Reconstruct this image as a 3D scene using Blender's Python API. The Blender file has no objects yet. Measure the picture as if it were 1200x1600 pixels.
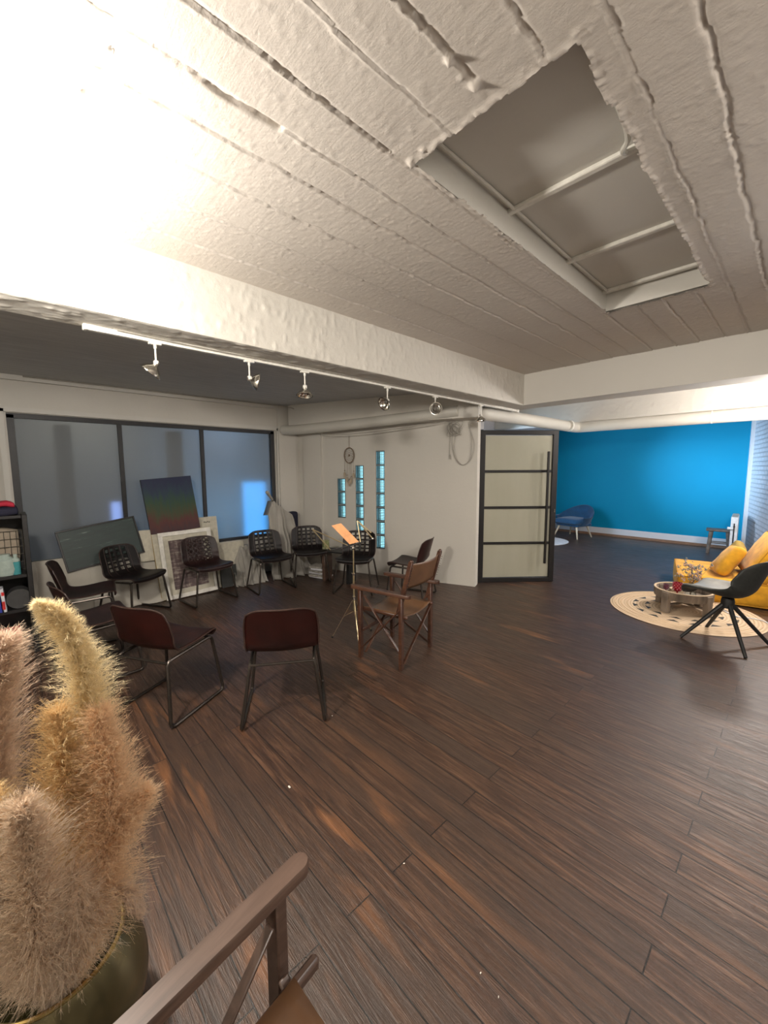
import bpy, math, random
import numpy as np
from mathutils import Vector, Matrix, noise

random.seed(7)
R = math.radians
SC = bpy.context.scene
COL = SC.collection

# ------------------------------------------------------------------ camera
CAM_YAW, CAM_PITCH, CAM_ROLL = R(46.7), R(6.05), R(-0.25)
cam_d = bpy.data.cameras.new('camera')
cam = bpy.data.objects.new('camera', cam_d)
COL.objects.link(cam)
f0 = Vector((-math.sin(CAM_YAW), math.cos(CAM_YAW), 0)); r0 = Vector((math.cos(CAM_YAW), math.sin(CAM_YAW), 0)); u0 = Vector((0, 0, 1))
fw = f0 * math.cos(CAM_PITCH) - u0 * math.sin(CAM_PITCH); up = u0 * math.cos(CAM_PITCH) + f0 * math.sin(CAM_PITCH)
rt = r0 * math.cos(CAM_ROLL) + up * math.sin(CAM_ROLL); up2 = up * math.cos(CAM_ROLL) - r0 * math.sin(CAM_ROLL)
m = Matrix((rt, up2, -fw)).transposed().to_4x4()
m.translation = (0, 0, 1.6)
cam.matrix_world = m
cam_d.sensor_fit = 'VERTICAL'
cam_d.sensor_height = 36.0
cam_d.sensor_width = 27.0
cam_d.lens = 36.0 * 622.5 / 1600
cam_d.clip_start = 0.02
SC.camera = cam

# ------------------------------------------------------------------ light
wd = bpy.data.worlds.new('world'); SC.world = wd; wd.use_nodes = True
wd.node_tree.nodes['Background'].inputs[0].default_value = (0.5, 0.55, 0.65, 1)
wd.node_tree.nodes['Background'].inputs[1].default_value = 0.10
SC.view_settings.view_transform = 'Standard'
SC.view_settings.look = 'None'
SC.view_settings.exposure = 0.30
SC.view_settings.gamma = 1.0
SC.view_settings.use_curve_mapping = False

def light(kind, name, loc, energy, color, size=0.1, target=None, size_y=None, spread=None):
    d = bpy.data.lights.new(name, kind); d.energy = energy; d.color = color
    if kind == 'AREA':
        d.size = size
        if size_y: d.shape = 'RECTANGLE'; d.size_y = size_y
        if spread: d.spread = spread
    else:
        d.shadow_soft_size = size
    o = bpy.data.objects.new(name, d); COL.objects.link(o); o.location = loc
    if target is not None:
        o.rotation_euler = (Vector(target) - Vector(loc)).to_track_quat('-Z', 'Y').to_euler()
    return o

light('POINT', 'uplighter_bulb', (-1.85, -0.2, 2.34), 150, (1.0, 0.93, 0.84), 0.09)
light('POINT', 'right_lamp_bulb', (-0.10, 6.60, 2.05), 85, (1.0, 0.93, 0.86), 0.09)
light('POINT', 'floor_sheen_fill', (0.06, 5.48, 2.32), 55, (1.0, 0.93, 0.86), 0.12)  # added point light behind the beam, spreads sheen over the right floor
light('AREA', 'side_fill', (1.15, 0.9, 2.6), 68, (1.0, 0.92, 0.84), 0.8, (-1.1, 3.3, 0.0), None, R(125))  # added soft fill light, out of view on the right
light('AREA', 'hall_window_daylight', (-4.35, 7.3, 1.6), 44, (0.60, 0.77, 1.0), 1.1, (-1.0, 9.6, 1.2), 1.3, R(120))
light('AREA', 'blue_wall_fill', (-3.9, 6.7, 1.9), 12, (0.50, 0.76, 1.0), 0.35, (-1.05, 10.38, 1.45), 0.35, R(38))  # added hidden light for the bright patch on the blue wall

# ------------------------------------------------------------------ node materials
MATS = {}
class NT:
    def __init__(s, name):
        s.m = bpy.data.materials.new(name); s.m.use_nodes = True
        s.t = s.m.node_tree; s.n = s.t.nodes; s.l = s.t.links
        s.b = s.n['Principled BSDF']; s.out = s.n['Material Output']
        MATS[name] = s.m
    def add(s, typ, **kw):
        nd = s.n.new(typ)
        for k, v in kw.items():
            if k.startswith('i_'):
                nd.inputs[int(k[2:]) if k[2:].isdigit() else k[2:].replace('_', ' ')].default_value = v
            else: setattr(nd, k, v)
        return nd
    def link(s, a, b): s.l.new(a, b)
    def coord(s, scale=(1, 1, 1), rot=(0, 0, 0), loc=(0, 0, 0), obj=True):
        tc = s.add('ShaderNodeTexCoord'); mp = s.add('ShaderNodeMapping')
        mp.inputs['Scale'].default_value = scale; mp.inputs['Rotation'].default_value = rot; mp.inputs['Location'].default_value = loc
        s.link(tc.outputs['Object' if obj else 'Generated'], mp.inputs[0])
        return mp.outputs[0]
    def noise(s, vec, scale, detail=4, rough=0.55, dist=0):
        nd = s.add('ShaderNodeTexNoise'); nd.inputs['Scale'].default_value = scale; nd.inputs['Detail'].default_value = detail
        nd.inputs['Roughness'].default_value = rough; nd.inputs['Distortion'].default_value = dist
        s.link(vec, nd.inputs['Vector']); return nd.outputs['Fac']
    def ramp(s, fac, stops):
        nd = s.add('ShaderNodeValToRGB'); e = nd.color_ramp.elements
        while len(e) < len(stops): e.new(0.5)
        for i, (p, c) in enumerate(stops):
            e[i].position = p; e[i].color = (*c, 1) if len(c) == 3 else c
        s.link(fac, nd.inputs[0]); return nd.outputs[0]
    def mix(s, a, b, fac, mode='MIX'):
        nd = s.add('ShaderNodeMix', data_type='RGBA', blend_type=mode)
        for sock, v in ((nd.inputs[0], fac), (nd.inputs[6], a), (nd.inputs[7], b)):
            if hasattr(v, 'is_linked'): s.link(v, sock)
            elif isinstance(v, (int, float)): sock.default_value = v
            else: sock.default_value = (*v, 1)
        return nd.outputs[2]
    def math(s, op, a, b=0.0):
        nd = s.add('ShaderNodeMath', operation=op)
        for i, v in enumerate((a, b)):
            if hasattr(v, 'is_linked'): s.link(v, nd.inputs[i])
            else: nd.inputs[i].default_value = v
        return nd.outputs[0]
    def bump(s, h, strength=0.3, dist=0.01, prev=None):
        nd = s.add('ShaderNodeBump'); nd.inputs['Strength'].default_value = strength; nd.inputs['Distance'].default_value = dist
        s.link(h, nd.inputs['Height'])
        if prev is not None: s.link(prev, nd.inputs['Normal'])
        s.link(nd.outputs[0], s.b.inputs['Normal']); return nd.outputs[0]
    def base(s, c):
        if hasattr(c, 'is_linked'): s.link(c, s.b.inputs['Base Color'])
        else: s.b.inputs['Base Color'].default_value = (*c, 1)
    def set(s, **kw):
        for k, v in kw.items(): s.b.inputs[k.replace('_', ' ')].default_value = v

def simple(name, col, rough=0.5, metal=0.0, var=0.12, nscale=20, bump=0.0, spec=0.5, stretch=(1, 1, 1), **kw):
    t = NT(name); v = t.coord(stretch)
    n = t.noise(v, nscale)
    dark = tuple(c * (1 - var) for c in col); lite = tuple(min(1, c * (1 + var)) for c in col)
    t.base(t.ramp(n, [(0.3, dark), (0.7, lite)]))
    t.set(Roughness=rough, Metallic=metal)
    t.b.inputs['Specular IOR Level'].default_value = spec
    if bump: t.bump(t.noise(v, nscale * 3), bump, 0.004)
    for k, val in kw.items(): t.b.inputs[k.replace('_', ' ')].default_value = val
    return t.m

def M(n): return MATS[n]

# plaster / concrete white paint
def paint(name, col, bs=0.5, rough=0.75, scale=30):
    t = NT(name); v = t.coord()
    big = t.noise(v, 1.3, 3); fine = t.noise(v, scale, 8, 0.7)
    t.base(t.mix(col, tuple(c * 0.88 for c in col), big))
    t.set(Roughness=rough)
    b1 = t.bump(t.noise(v, 6, 5), bs * 0.4, 0.02)
    t.bump(fine, bs, 0.006, b1)
    return t.m
paint('white_plaster', (0.60, 0.575, 0.52), 0.35)
paint('smooth_white', (0.62, 0.60, 0.55), 0.12, 0.6)
paint('cool_white', (0.62, 0.63, 0.66), 0.15)
paint('duct_white', (0.58, 0.56, 0.50), 0.12, 0.5)

t = NT('ceiling_concrete'); v = t.coord()
vs = t.coord((0.25, 4.5, 1))
big = t.noise(v, 2.0, 4)
t.base(t.mix((0.58, 0.535, 0.48), (0.52, 0.475, 0.43), big)); t.set(Roughness=0.62)
b1 = t.bump(t.noise(vs, 14, 5, 0.65, 0.4), 0.30, 0.004)
pits = t.ramp(t.noise(v, 26, 4, 0.6), [(0.30, (0, 0, 0)), (0.42, (1, 1, 1))])
b2 = t.bump(pits, 0.15, 0.004, b1)
t.bump(t.noise(v, 90, 8, 0.75), 0.5, 0.003, b2)

t = NT('bay_ceiling_boards'); v = t.coord((9, 0.8, 1))
vb = t.coord()
n = t.noise(v, 3, 6, 0.6)
t.base(t.ramp(n, [(0.3, (0.42, 0.415, 0.40)), (0.7, (0.54, 0.535, 0.51))])); t.set(Roughness=0.7)
b1 = t.bump(n, 0.5, 0.01); w = t.add('ShaderNodeTexWave', wave_type='BANDS', bands_direction='X'); w.inputs['Scale'].default_value = 1.6
w.inputs['Distortion'].default_value = 0.3; t.link(vb, w.inputs[0])
t.bump(t.ramp(w.outputs['Fac'], [(0.0, (0, 0, 0)), (0.05, (1, 1, 1))]), 0.3, 0.006, b1)

# floor: narrow dark boards running along x
t = NT('floor_boards')
tc = t.add('ShaderNodeTexCoord'); mp = t.add('ShaderNodeMapping'); t.link(tc.outputs['Object'], mp.inputs[0])
mp.inputs['Location'].default_value = (0.245, -0.070, 0)
br = t.add('ShaderNodeTexBrick', offset=0.37, offset_frequency=2)
br.inputs['Scale'].default_value = 1.0; br.inputs['Brick Width'].default_value = 2.1; br.inputs['Row Height'].default_value = 0.1165
br.inputs['Mortar Size'].default_value = 0.0026; br.inputs['Mortar Smooth'].default_value = 0.2; br.inputs['Bias'].default_value = 0
br.inputs['Color1'].default_value = (0, 0, 0, 1); br.inputs['Color2'].default_value = (1, 1, 1, 1); br.inputs['Mortar'].default_value = (0.5, 0.5, 0.5, 1)
t.link(mp.outputs[0], br.inputs[0])
bid = br.outputs['Color']; seam = br.outputs['Fac']
# per-board shift of the grain
cmb = t.add('ShaderNodeCombineXYZ'); t.link(t.math('MULTIPLY', bid, 37.0), cmb.inputs[0]); t.link(t.math('MULTIPLY', bid, 11.0), cmb.inputs[1])
va = t.add('ShaderNodeVectorMath', operation='ADD'); t.link(tc.outputs['Object'], va.inputs[0]); t.link(cmb.outputs[0], va.inputs[1])
gm = t.add('ShaderNodeMapping'); gm.inputs['Scale'].default_value = (1.0, 13, 1); t.link(va.outputs[0], gm.inputs[0])
grain = t.noise(gm.outputs[0], 4.0, 8, 0.62, 0.9)
gm2 = t.add('ShaderNodeMapping'); gm2.inputs['Scale'].default_value = (0.9, 7, 1); t.link(va.outputs[0], gm2.inputs[0])
streak = t.noise(gm2.outputs[0], 1.3, 3, 0.5, 0.5)
gm3 = t.add('ShaderNodeMapping'); gm3.inputs['Scale'].default_value = (3, 60, 1); t.link(va.outputs[0], gm3.inputs[0])
fine = t.noise(gm3.outputs[0], 5.0, 5, 0.7, 0.3)
wear = t.noise(t.coord(), 0.8, 3, 0.5)
c1 = t.ramp(grain, [(0.30, (0.018, 0.008, 0.005)), (0.50, (0.054, 0.026, 0.015)), (0.72, (0.145, 0.077, 0.046))])
c2 = t.mix(c1, (0.042, 0.027, 0.020), t.math('MULTIPLY', bid, 0.75))
hot = t.ramp(streak, [(0.57, (0, 0, 0)), (0.70, (1, 1, 1))])
c3 = t.mix(c2, (0.20, 0.085, 0.034), t.math('MULTIPLY', t.math('MULTIPLY', hot, 0.8), t.ramp(wear, [(0.42, (0, 0, 0)), (0.6, (1, 1, 1))])))
c4 = t.mix(c3, (0.10, 0.075, 0.055), t.math('MULTIPLY', t.ramp(fine, [(0.60, (0, 0, 0)), (0.8, (1, 1, 1))]), 0.4))
c5 = t.mix(c4, (0.006, 0.004, 0.003), seam)
t.base(c5)
rr = t.ramp(grain, [(0.3, (0.46, 0.46, 0.46)), (0.7, (0.28, 0.28, 0.28))]); t.b.inputs['Specular IOR Level'].default_value = 0.75; t.link(rr, t.b.inputs['Roughness'])
b1 = t.bump(t.math('SUBTRACT', 1.0, seam), 0.6, 0.004)
b2 = t.bump(grain, 0.45, 0.008, b1)
t.bump(fine, 0.4, 0.003, b2)

# white painted brick
t = NT('white_brick'); v = t.coord((1, 1, 1), (R(90), 0, 0))
tc = t.add('ShaderNodeTexCoord'); sep = t.add('ShaderNodeSeparateXYZ'); t.link(tc.outputs['Object'], sep.inputs[0])
cmb = t.add('ShaderNodeCombineXYZ'); t.link(sep.outputs[0], cmb.inputs[0]); t.link(sep.outputs[2], cmb.inputs[1])
br = t.add('ShaderNodeTexBrick'); br.inputs['Scale'].default_value = 1; br.inputs['Brick Width'].default_value = 0.23; br.inputs['Row Height'].default_value = 0.078
br.inputs['Mortar Size'].default_value = 0.012; br.inputs['Mortar Smooth'].default_value = 0.5; t.link(cmb.outputs[0], br.inputs[0])
t.base(t.mix((0.66, 0.66, 0.70), (0.56, 0.56, 0.60), br.outputs['Fac'])); t.set(Roughness=0.6)
b1 = t.bump(t.math('SUBTRACT', 1.0, br.outputs['Fac']), 1.0, 0.03); t.bump(t.noise(tc.outputs['Object'], 18, 5), 0.7, 0.015, b1)

t = NT('blue_paint'); v = t.coord()
t.base(t.mix((0.0, 0.20, 0.36), (0.0, 0.23, 0.40), t.noise(v, 1.5))); t.set(Roughness=0.6); t.b.inputs['Specular IOR Level'].default_value = 0.15; t.bump(t.noise(v, 60, 5), 0.1, 0.003)

simple('black_metal', (0.010, 0.009, 0.009), 0.42, 0.0, spec=0.4)
simple('window_frame_grey', (0.022, 0.022, 0.024), 0.5)
simple('chair_steel', (0.065, 0.055, 0.048), 0.34, 0.85)
simple('dark_steel', (0.03, 0.025, 0.022), 0.4, 0.7)
simple('brass', (0.45, 0.33, 0.13), 0.28, 1.0)
simple('old_brass', (0.17, 0.145, 0.075), 0.25, 0.75, 0.25, 8)
simple('gilt_stand', (0.42, 0.34, 0.20), 0.35, 0.8)
simple('chrome', (0.75, 0.73, 0.68), 0.12, 1.0)
simple('white_enamel', (0.70, 0.68, 0.62), 0.35)
simple('bulb_dark', (0.10, 0.09, 0.08), 0.2)
simple('cream_card', (0.50, 0.47, 0.38), 0.8)
simple('yellow_wood', (0.45, 0.33, 0.14), 0.6)
simple('orange_paper', (0.75, 0.36, 0.16), 0.8)
simple('pale_wood', (0.55, 0.48, 0.36), 0.5, stretch=(1, 1, 0.1))
simple('weathered_wood', (0.20, 0.16, 0.125), 0.75, 0, 0.45, 14, 0.4, stretch=(1, 1, 0.25))
simple('old_stool_wood', (0.12, 0.10, 0.085), 0.7, 0, 0.4, 14, 0.3)
simple('cut_rim_wood', (0.58, 0.45, 0.30), 0.7)
simple('yellow_velvet', (0.60, 0.29, 0.008), 0.85, 0, 0.25, 9, 0.2, Sheen_Weight=0.15)
simple('yellow_piping', (0.42, 0.20, 0.008), 0.8)
simple('olive_velvet', (0.28, 0.19, 0.04), 0.85, 0, 0.18, 9, 0.15)
simple('blue_velvet', (0.004, 0.060, 0.15), 0.8, 0, 0.25, 7, 0.1, Sheen_Weight=0.2)
simple('grey_leather', (0.27, 0.265, 0.24), 0.42, 0, 0.2, 12, 0.15)
simple('grey_fabric_shell', (0.022, 0.024, 0.022), 0.6, 0, 0.2, 40, 0.2)
simple('black_wood', (0.008, 0.008, 0.008), 0.55)
simple('white_plastic', (0.75, 0.76, 0.78), 0.3)
simple('black_shelf', (0.012, 0.011, 0.011), 0.45, 0, 0.3)
simple('red_cloth', (0.42, 0.015, 0.04), 0.8); simple('navy_cloth', (0.012, 0.012, 0.03), 0.85)
simple('teal_liquid', (0.06, 0.26, 0.28), 0.25); simple('jar_glass', (0.35, 0.42, 0.38), 0.15)
simple('wire_grey', (0.12, 0.11, 0.09), 0.5, 0.5); simple('beige_thing', (0.35, 0.29, 0.22), 0.8)
simple('package_white', (0.65, 0.66, 0.70), 0.4); simple('package_red', (0.55, 0.03, 0.03), 0.4); simple('package_blue', (0.04, 0.06, 0.35), 0.4); simple('package_green', (0.2, 0.45, 0.05), 0.4)
simple('twig', (0.16, 0.11, 0.07), 0.8); simple('feather', (0.40, 0.33, 0.24), 0.9)
simple('cable_grey', (0.32, 0.30, 0.26), 0.6); simple('dried_flower', (0.42, 0.30, 0.27), 0.9); simple('dried_leaf', (0.25, 0.26, 0.22), 0.9)
simple('red_glass', (0.30, 0.012, 0.02), 0.12); simple('plum_glass', (0.10, 0.015, 0.035), 0.12)
simple('drum_grey', (0.05, 0.05, 0.05), 0.5)
simple('dark_board', (0.03, 0.032, 0.03), 0.6); simple('skirting_wood', (0.22, 0.12, 0.07), 0.6)
simple('magazine', (0.30, 0.28, 0.25), 0.5, 0, 0.5, 60)
simple('white_rug', (0.62, 0.62, 0.63), 0.95)
simple('dust', (0.75, 0.72, 0.65), 0.9)

t = NT('dust_sheet'); v = t.coord()
t.base(t.mix((0.40, 0.38, 0.34), (0.28, 0.265, 0.235), t.noise(v, 5, 6))); t.set(Roughness=0.9); t.bump(t.noise(v, 22, 6), 0.4, 0.01)
t = NT('white_sheet'); v = t.coord()
t.base(t.mix((0.50, 0.47, 0.41), (0.40, 0.375, 0.32), t.noise(v, 4, 6))); t.set(Roughness=0.85); t.bump(t.noise(v, 10, 6), 0.3, 0.012)

t = NT('brown_leather'); v = t.coord()
n = t.noise(v, 7, 5)
t.base(t.ramp(n, [(0.3, (0.009, 0.004, 0.004)), (0.7, (0.026, 0.010, 0.009))])); t.set(Roughness=0.40); t.b.inputs['Specular IOR Level'].default_value = 0.3
t.bump(t.noise(v, 80, 5), 0.25, 0.003)
t = NT('red_leather'); v = t.coord()
n = t.noise(v, 5, 4)
t.base(t.ramp(n, [(0.3, (0.011, 0.0022, 0.0016)), (0.7, (0.026, 0.0042, 0.0028))])); t.set(Roughness=0.40); t.b.inputs['Specular IOR Level'].default_value = 0.3
t.bump(t.noise(v, 80, 5), 0.2, 0.003)
simple('leather_edge', (0.035, 0.018, 0.014), 0.45)
simple('black_leather', (0.008, 0.006, 0.006), 0.42, 0, 0.3, 7, 0.15, spec=0.22)
t = NT('tan_leather'); v = t.coord()
t.base(t.ramp(t.noise(v, 6, 5), [(0.3, (0.085, 0.040, 0.017)), (0.7, (0.15, 0.072, 0.030))])); t.set(Roughness=0.42); t.bump(t.noise(v, 70, 5), 0.2, 0.003)
t = NT('rosewood'); v = t.coord((1, 1, 1)); w = t.coord((10, 1.2, 10))
t.base(t.ramp(t.noise(w, 3, 6, 0.6, 1.0), [(0.3, (0.032, 0.012, 0.007)), (0.7, (0.085, 0.035, 0.018))])); t.set(Roughness=0.38)
t = NT('dark_rosewood'); w = t.coord((10, 1.2, 10))
t.base(t.ramp(t.noise(w, 3, 6, 0.6, 1.0), [(0.3, (0.050, 0.028, 0.020)), (0.7, (0.105, 0.065, 0.048))])); t.set(Roughness=0.36)

t = NT('frosted_pane'); v = t.coord()
t.base((0.42, 0.45, 0.46)); t.set(Roughness=0.50, Transmission_Weight=0.70, IOR=1.25); t.bump(t.noise(v, 300, 2), 0.08, 0.001)
t = NT('door_glass'); v = t.coord((1, 1, 0.2))
t.base(t.mix((0.36, 0.35, 0.26), (0.43, 0.42, 0.34), t.noise(v, 6, 4))); t.set(Roughness=0.32, Transmission_Weight=0.25, IOR=1.4); t.bump(t.noise(v, 40, 4), 0.1, 0.003)
t = NT('clear_glass'); t.base((0.93, 0.98, 0.97)); t.set(Roughness=0.03, Transmission_Weight=1.0, IOR=1.12)
t = NT('green_glass'); t.base((0.75, 0.78, 0.52)); t.set(Roughness=0.06, Transmission_Weight=0.9, IOR=1.2)
simple('block_side', (0.10, 0.13, 0.14), 0.3); simple('block_joint', (0.25, 0.30, 0.30), 0.5)
def emit(name, col, s):
    t = NT(name); t.base((0, 0, 0)); t.b.inputs['Emission Color'].default_value = (*col, 1); t.b.inputs['Emission Strength'].default_value = s
emit('daylight_cyan', (0.36, 0.82, 1.0), 1.9)
emit('blue_lightbox', (0.08, 0.42, 1.0), 4.0)
emit('pale_lamp', (0.30, 0.45, 1.0), 3.0)
simple('yard_wall', (0.30, 0.29, 0.27), 0.9); simple('yard_post', (0.015, 0.015, 0.015), 0.8)

# painted canvas, abstract: blue over green over red
t = NT('canvas_blue_green_red'); tc = t.add('ShaderNodeTexCoord'); sep = t.add('ShaderNodeSeparateXYZ'); t.link(tc.outputs['Generated'], sep.inputs[0])
mpn = t.add('ShaderNodeMapping'); mpn.inputs['Scale'].default_value = (1, 14, 2.2); t.link(tc.outputs['Generated'], mpn.inputs[0])
nn = t.noise(mpn.outputs[0], 1.3, 6, 0.7)
h = t.math('ADD', sep.outputs[2], t.math('MULTIPLY', t.math('SUBTRACT', nn, 0.5), 0.75))
t.base(t.ramp(h, [(0.0, (0.040, 0.012, 0.016)), (0.20, (0.075, 0.014, 0.010)), (0.36, (0.040, 0.045, 0.014)), (0.55, (0.014, 0.050, 0.024)), (0.72, (0.010, 0.030, 0.055)), (0.95, (0.008, 0.014, 0.050))])); t.set(Roughness=0.6)
t = NT('canvas_teal'); v = t.coord((1, 1.2, 8)); n = t.noise(v, 3.0, 7, 0.7)
t.base(t.ramp(n, [(0.4, (0.008, 0.022, 0.020)), (0.60, (0.012, 0.032, 0.028)), (0.70, (0.18, 0.23, 0.20))])); t.set(Roughness=0.5)
t = NT('print_forest'); v = t.coord((1, 9, 1.6)); n = t.noise(v, 2.5, 7, 0.7); v2 = t.coord((1, 2, 12)); n2 = t.noise(v2, 3, 5, 0.6)
t.base(t.ramp(t.math('MULTIPLY', t.math('ADD', n, n2), 0.5), [(0.38, (0.035, 0.022, 0.022)), (0.52, (0.13, 0.085, 0.080)), (0.66, (0.42, 0.38, 0.32))])); t.set(Roughness=0.5)
# jute rug
t = NT('jute'); tc = t.add('ShaderNodeTexCoord')
w = t.add('ShaderNodeTexWave', wave_type='RINGS', rings_direction='Z'); w.inputs['Scale'].default_value = 10; w.inputs['Distortion'].default_value = 0.6; w.inputs['Detail'].default_value = 2
t.link(tc.outputs['Object'], w.inputs[0])
t.base(t.mix((0.52, 0.385, 0.25), (0.68, 0.52, 0.36), w.outputs['Fac'])); t.set(Roughness=0.9); b1 = t.bump(w.outputs['Fac'], 0.5, 0.006); t.bump(t.noise(tc.outputs['Object'], 90), 0.4, 0.003, b1)
simple('jute_braid', (0.60, 0.44, 0.28), 0.9)
def plume_mat(name, a, b):
    t = NT(name); v = t.coord()
    dk = tuple(c * 0.72 for c in b); c0 = t.mix(a, b, t.noise(v, 10, 3)); col = t.mix(c0, dk, t.ramp(t.noise(v, 110, 3, 0.7), [(0.52, (0, 0, 0)), (0.70, (1, 1, 1))])); t.base(col); t.set(Roughness=0.8)
    tr = t.add('ShaderNodeBsdfTranslucent'); t.link(col, tr.inputs[0])
    mx = t.add('ShaderNodeMixShader'); mx.inputs[0].default_value = 0.58
    t.link(t.b.outputs[0], mx.inputs[1]); t.link(tr.outputs[0], mx.inputs[2]); t.link(mx.outputs[0], t.out.inputs[0])
plume_mat('plume_cream', (0.95, 0.86, 0.62), (0.85, 0.72, 0.46))
plume_mat('plume_gold', (0.90, 0.72, 0.42), (0.80, 0.60, 0.33))
plume_mat('plume_tan', (0.92, 0.73, 0.51), (0.84, 0.64, 0.43))
plume_mat('plume_rose', (0.80, 0.66, 0.53), (0.70, 0.55, 0.43))
plume_mat('plume_grey', (0.84, 0.71, 0.56), (0.74, 0.60, 0.46))

# ------------------------------------------------------------------ mesh builder
def fillet(pts, rad, n=5, closed=False):
    pts = [Vector(p) for p in pts]; out = []; N = len(pts)
    for i, p in enumerate(pts):
        if not closed and i in (0, N - 1): out.append(p); continue
        a = pts[i - 1]; b = pts[(i + 1) % N]
        da = (a - p); db = (b - p); r = min(rad, da.length * 0.45, db.length * 0.45)
        if r < 1e-4: out.append(p); continue
        pa = p + da.normalized() * r; pb = p + db.normalized() * r
        for k in range(n + 1):
            s = k / n; out.append(pa * (1 - s) ** 2 + p * 2 * s * (1 - s) + pb * s * s)
    return out
def catmull(pts, n=6):
    pts = [Vector(p) for p in pts]; P = [pts[0] * 2 - pts[1]] + pts + [pts[-1] * 2 - pts[-2]]; out = []
    for i in range(1, len(P) - 2):
        for k in range(n):
            s = k / n; a, b, c, d = P[i - 1:i + 3]
            out.append(0.5 * ((2 * b) + (c - a) * s + (2 * a - 5 * b + 4 * c - d) * s * s + (3 * b - a - 3 * c + d) * s ** 3))
    out.append(pts[-1]); return out

class MB:
    def __init__(s): s.v = []; s.f = []; s.mi = []; s.cur = 0
    def face(s, *idx): s.f.append(idx); s.mi.append(s.cur)
    def box(s, c, size, mat3=None, bev=0.0):
        c = Vector(c); hx, hy, hz = size[0] / 2, size[1] / 2, size[2] / 2; b = min(bev, hx * 0.6, hy * 0.6, hz * 0.6)
        T = mat3 if mat3 is not None else Matrix.Identity(3)
        o = len(s.v)
        if b <= 0:
            for dz in (-1, 1):
                for dy in (-1, 1):
                    for dx in (-1, 1): s.v.append(c + T @ Vector((dx * hx, dy * hy, dz * hz)))
            for q in ((0, 2, 3, 1), (4, 5, 7, 6), (0, 1, 5, 4), (2, 6, 7, 3), (0, 4, 6, 2), (1, 3, 7, 5)): s.face(*[o + k for k in q])
            return
        # bevelled: 24 verts
        idx = {}
        for sx in (-1, 1):
            for sy in (-1, 1):
                for sz in (-1, 1):
                    for ax in range(3):
                        p = [sx * (hx - b), sy * (hy - b), sz * (hz - b)]
                        p[ax] = (sx * hx, sy * hy, sz * hz)[ax]
                        idx[(sx, sy, sz, ax)] = len(s.v); s.v.append(c + T @ Vector(p))
        def F(keys, nrm):
            ids = [idx[k] for k in keys]; p = [s.v[i] for i in ids[:3]]
            n = (p[1] - p[0]).cross(p[2] - p[0])
            if n.dot(T @ Vector(nrm)) < 0: ids.reverse()
            s.face(*ids)
        for ax in range(3):
            a1, a2 = [a for a in range(3) if a != ax]
            for sg in (-1, 1):
                def key(s1, s2):
                    k = [0, 0, 0]; k[ax] = sg; k[a1] = s1; k[a2] = s2; return (*k, ax)
                n = [0, 0, 0]; n[ax] = sg
                F([key(-1, -1), key(1, -1), key(1, 1), key(-1, 1)], n)
            for s1 in (-1, 1):
                for s2 in (-1, 1):
                    def key2(sa, which):
                        k = [0, 0, 0]; k[ax] = sa; k[a1] = s1; k[a2] = s2; return (*k, which)
                    n = [0, 0, 0]; n[a1] = s1; n[a2] = s2
                    F([key2(-1, a1), key2(1, a1), key2(1, a2), key2(-1, a2)], n)
        for sx in (-1, 1):
            for sy in (-1, 1):
                for sz in (-1, 1): F([(sx, sy, sz, 0), (sx, sy, sz, 1), (sx, sy, sz, 2)], (sx, sy, sz))
    def bar(s, a, b, w, h, upv=(0, 0, 1), bev=0.004):
        a = Vector(a); b = Vector(b); d = (b - a); L = d.length; d.normalize(); u = Vector(upv); x = d.cross(u)
        if x.length < 1e-3: u = Vector((1, 0, 0)); x = d.cross(u)
        x.normalize(); u = x.cross(d).normalized()
        s.box((a + b) / 2, (w, L, h), Matrix((x, d, u)).transposed(), bev)
    def tube(s, pts, r, n=8, closed=False, caps=True):
        pts = [Vector(p) for p in pts]; N = len(pts); rad = r if hasattr(r, '__len__') else [r] * N
        o = len(s.v); prev = None
        for i, p in enumerate(pts):
            if closed: tg = pts[(i + 1) % N] - pts[i - 1]
            else: tg = pts[min(i + 1, N - 1)] - pts[max(i - 1, 0)]
            if tg.length < 1e-9: tg = Vector((0, 0, 1))
            tg.normalize()
            if prev is None:
                a = tg.cross(Vector((0, 0, 1)));
                if a.length < 1e-3: a = tg.cross(Vector((1, 0, 0)))
                a.normalize()
            else:
                a = prev - tg * prev.dot(tg)
                if a.length < 1e-6: a = tg.orthogonal()
                a.normalize()
            prev = a; b = tg.cross(a)
            for k in range(n):
                t_ = 2 * math.pi * k / n; s.v.append(p + (a * math.cos(t_) + b * math.sin(t_)) * rad[i])
        for i in range(N if closed else N - 1):
            j = (i + 1) % N
            for k in range(n):
                k2 = (k + 1) % n; s.face(o + i * n + k, o + i * n + k2, o + j * n + k2, o + j * n + k)
        if caps and not closed:
            s.face(*[o + k for k in reversed(range(n))]); s.face(*[o + (N - 1) * n + k for k in range(n)])
    def lathe(s, prof, c=(0, 0, 0), n=24, T=None):
        c = Vector(c); T = T or Matrix.Identity(3); o = len(s.v)
        for r, z in prof:
            for k in range(n):
                a = 2 * math.pi * k / n; s.v.append(c + T @ Vector((r * math.cos(a), r * math.sin(a), z)))
        for i in range(len(prof) - 1):
            for k in range(n):
                k2 = (k + 1) % n; s.face(o + i * n + k, o + i * n + k2, o + (i + 1) * n + k2, o + (i + 1) * n + k)
    def grid(s, P, closed_u=False):
        """P[i][j] points"""
        o = len(s.v); A = len(P); B = len(P[0])
        for row in P:
            for p in row: s.v.append(Vector(p))
        for i in range(A - 1):
            for j in range(B - (0 if closed_u else 1)):
                j2 = (j + 1) % B
                s.face(o + i * B + j, o + i * B + j2, o + (i + 1) * B + j2, o + (i + 1) * B + j)
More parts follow.
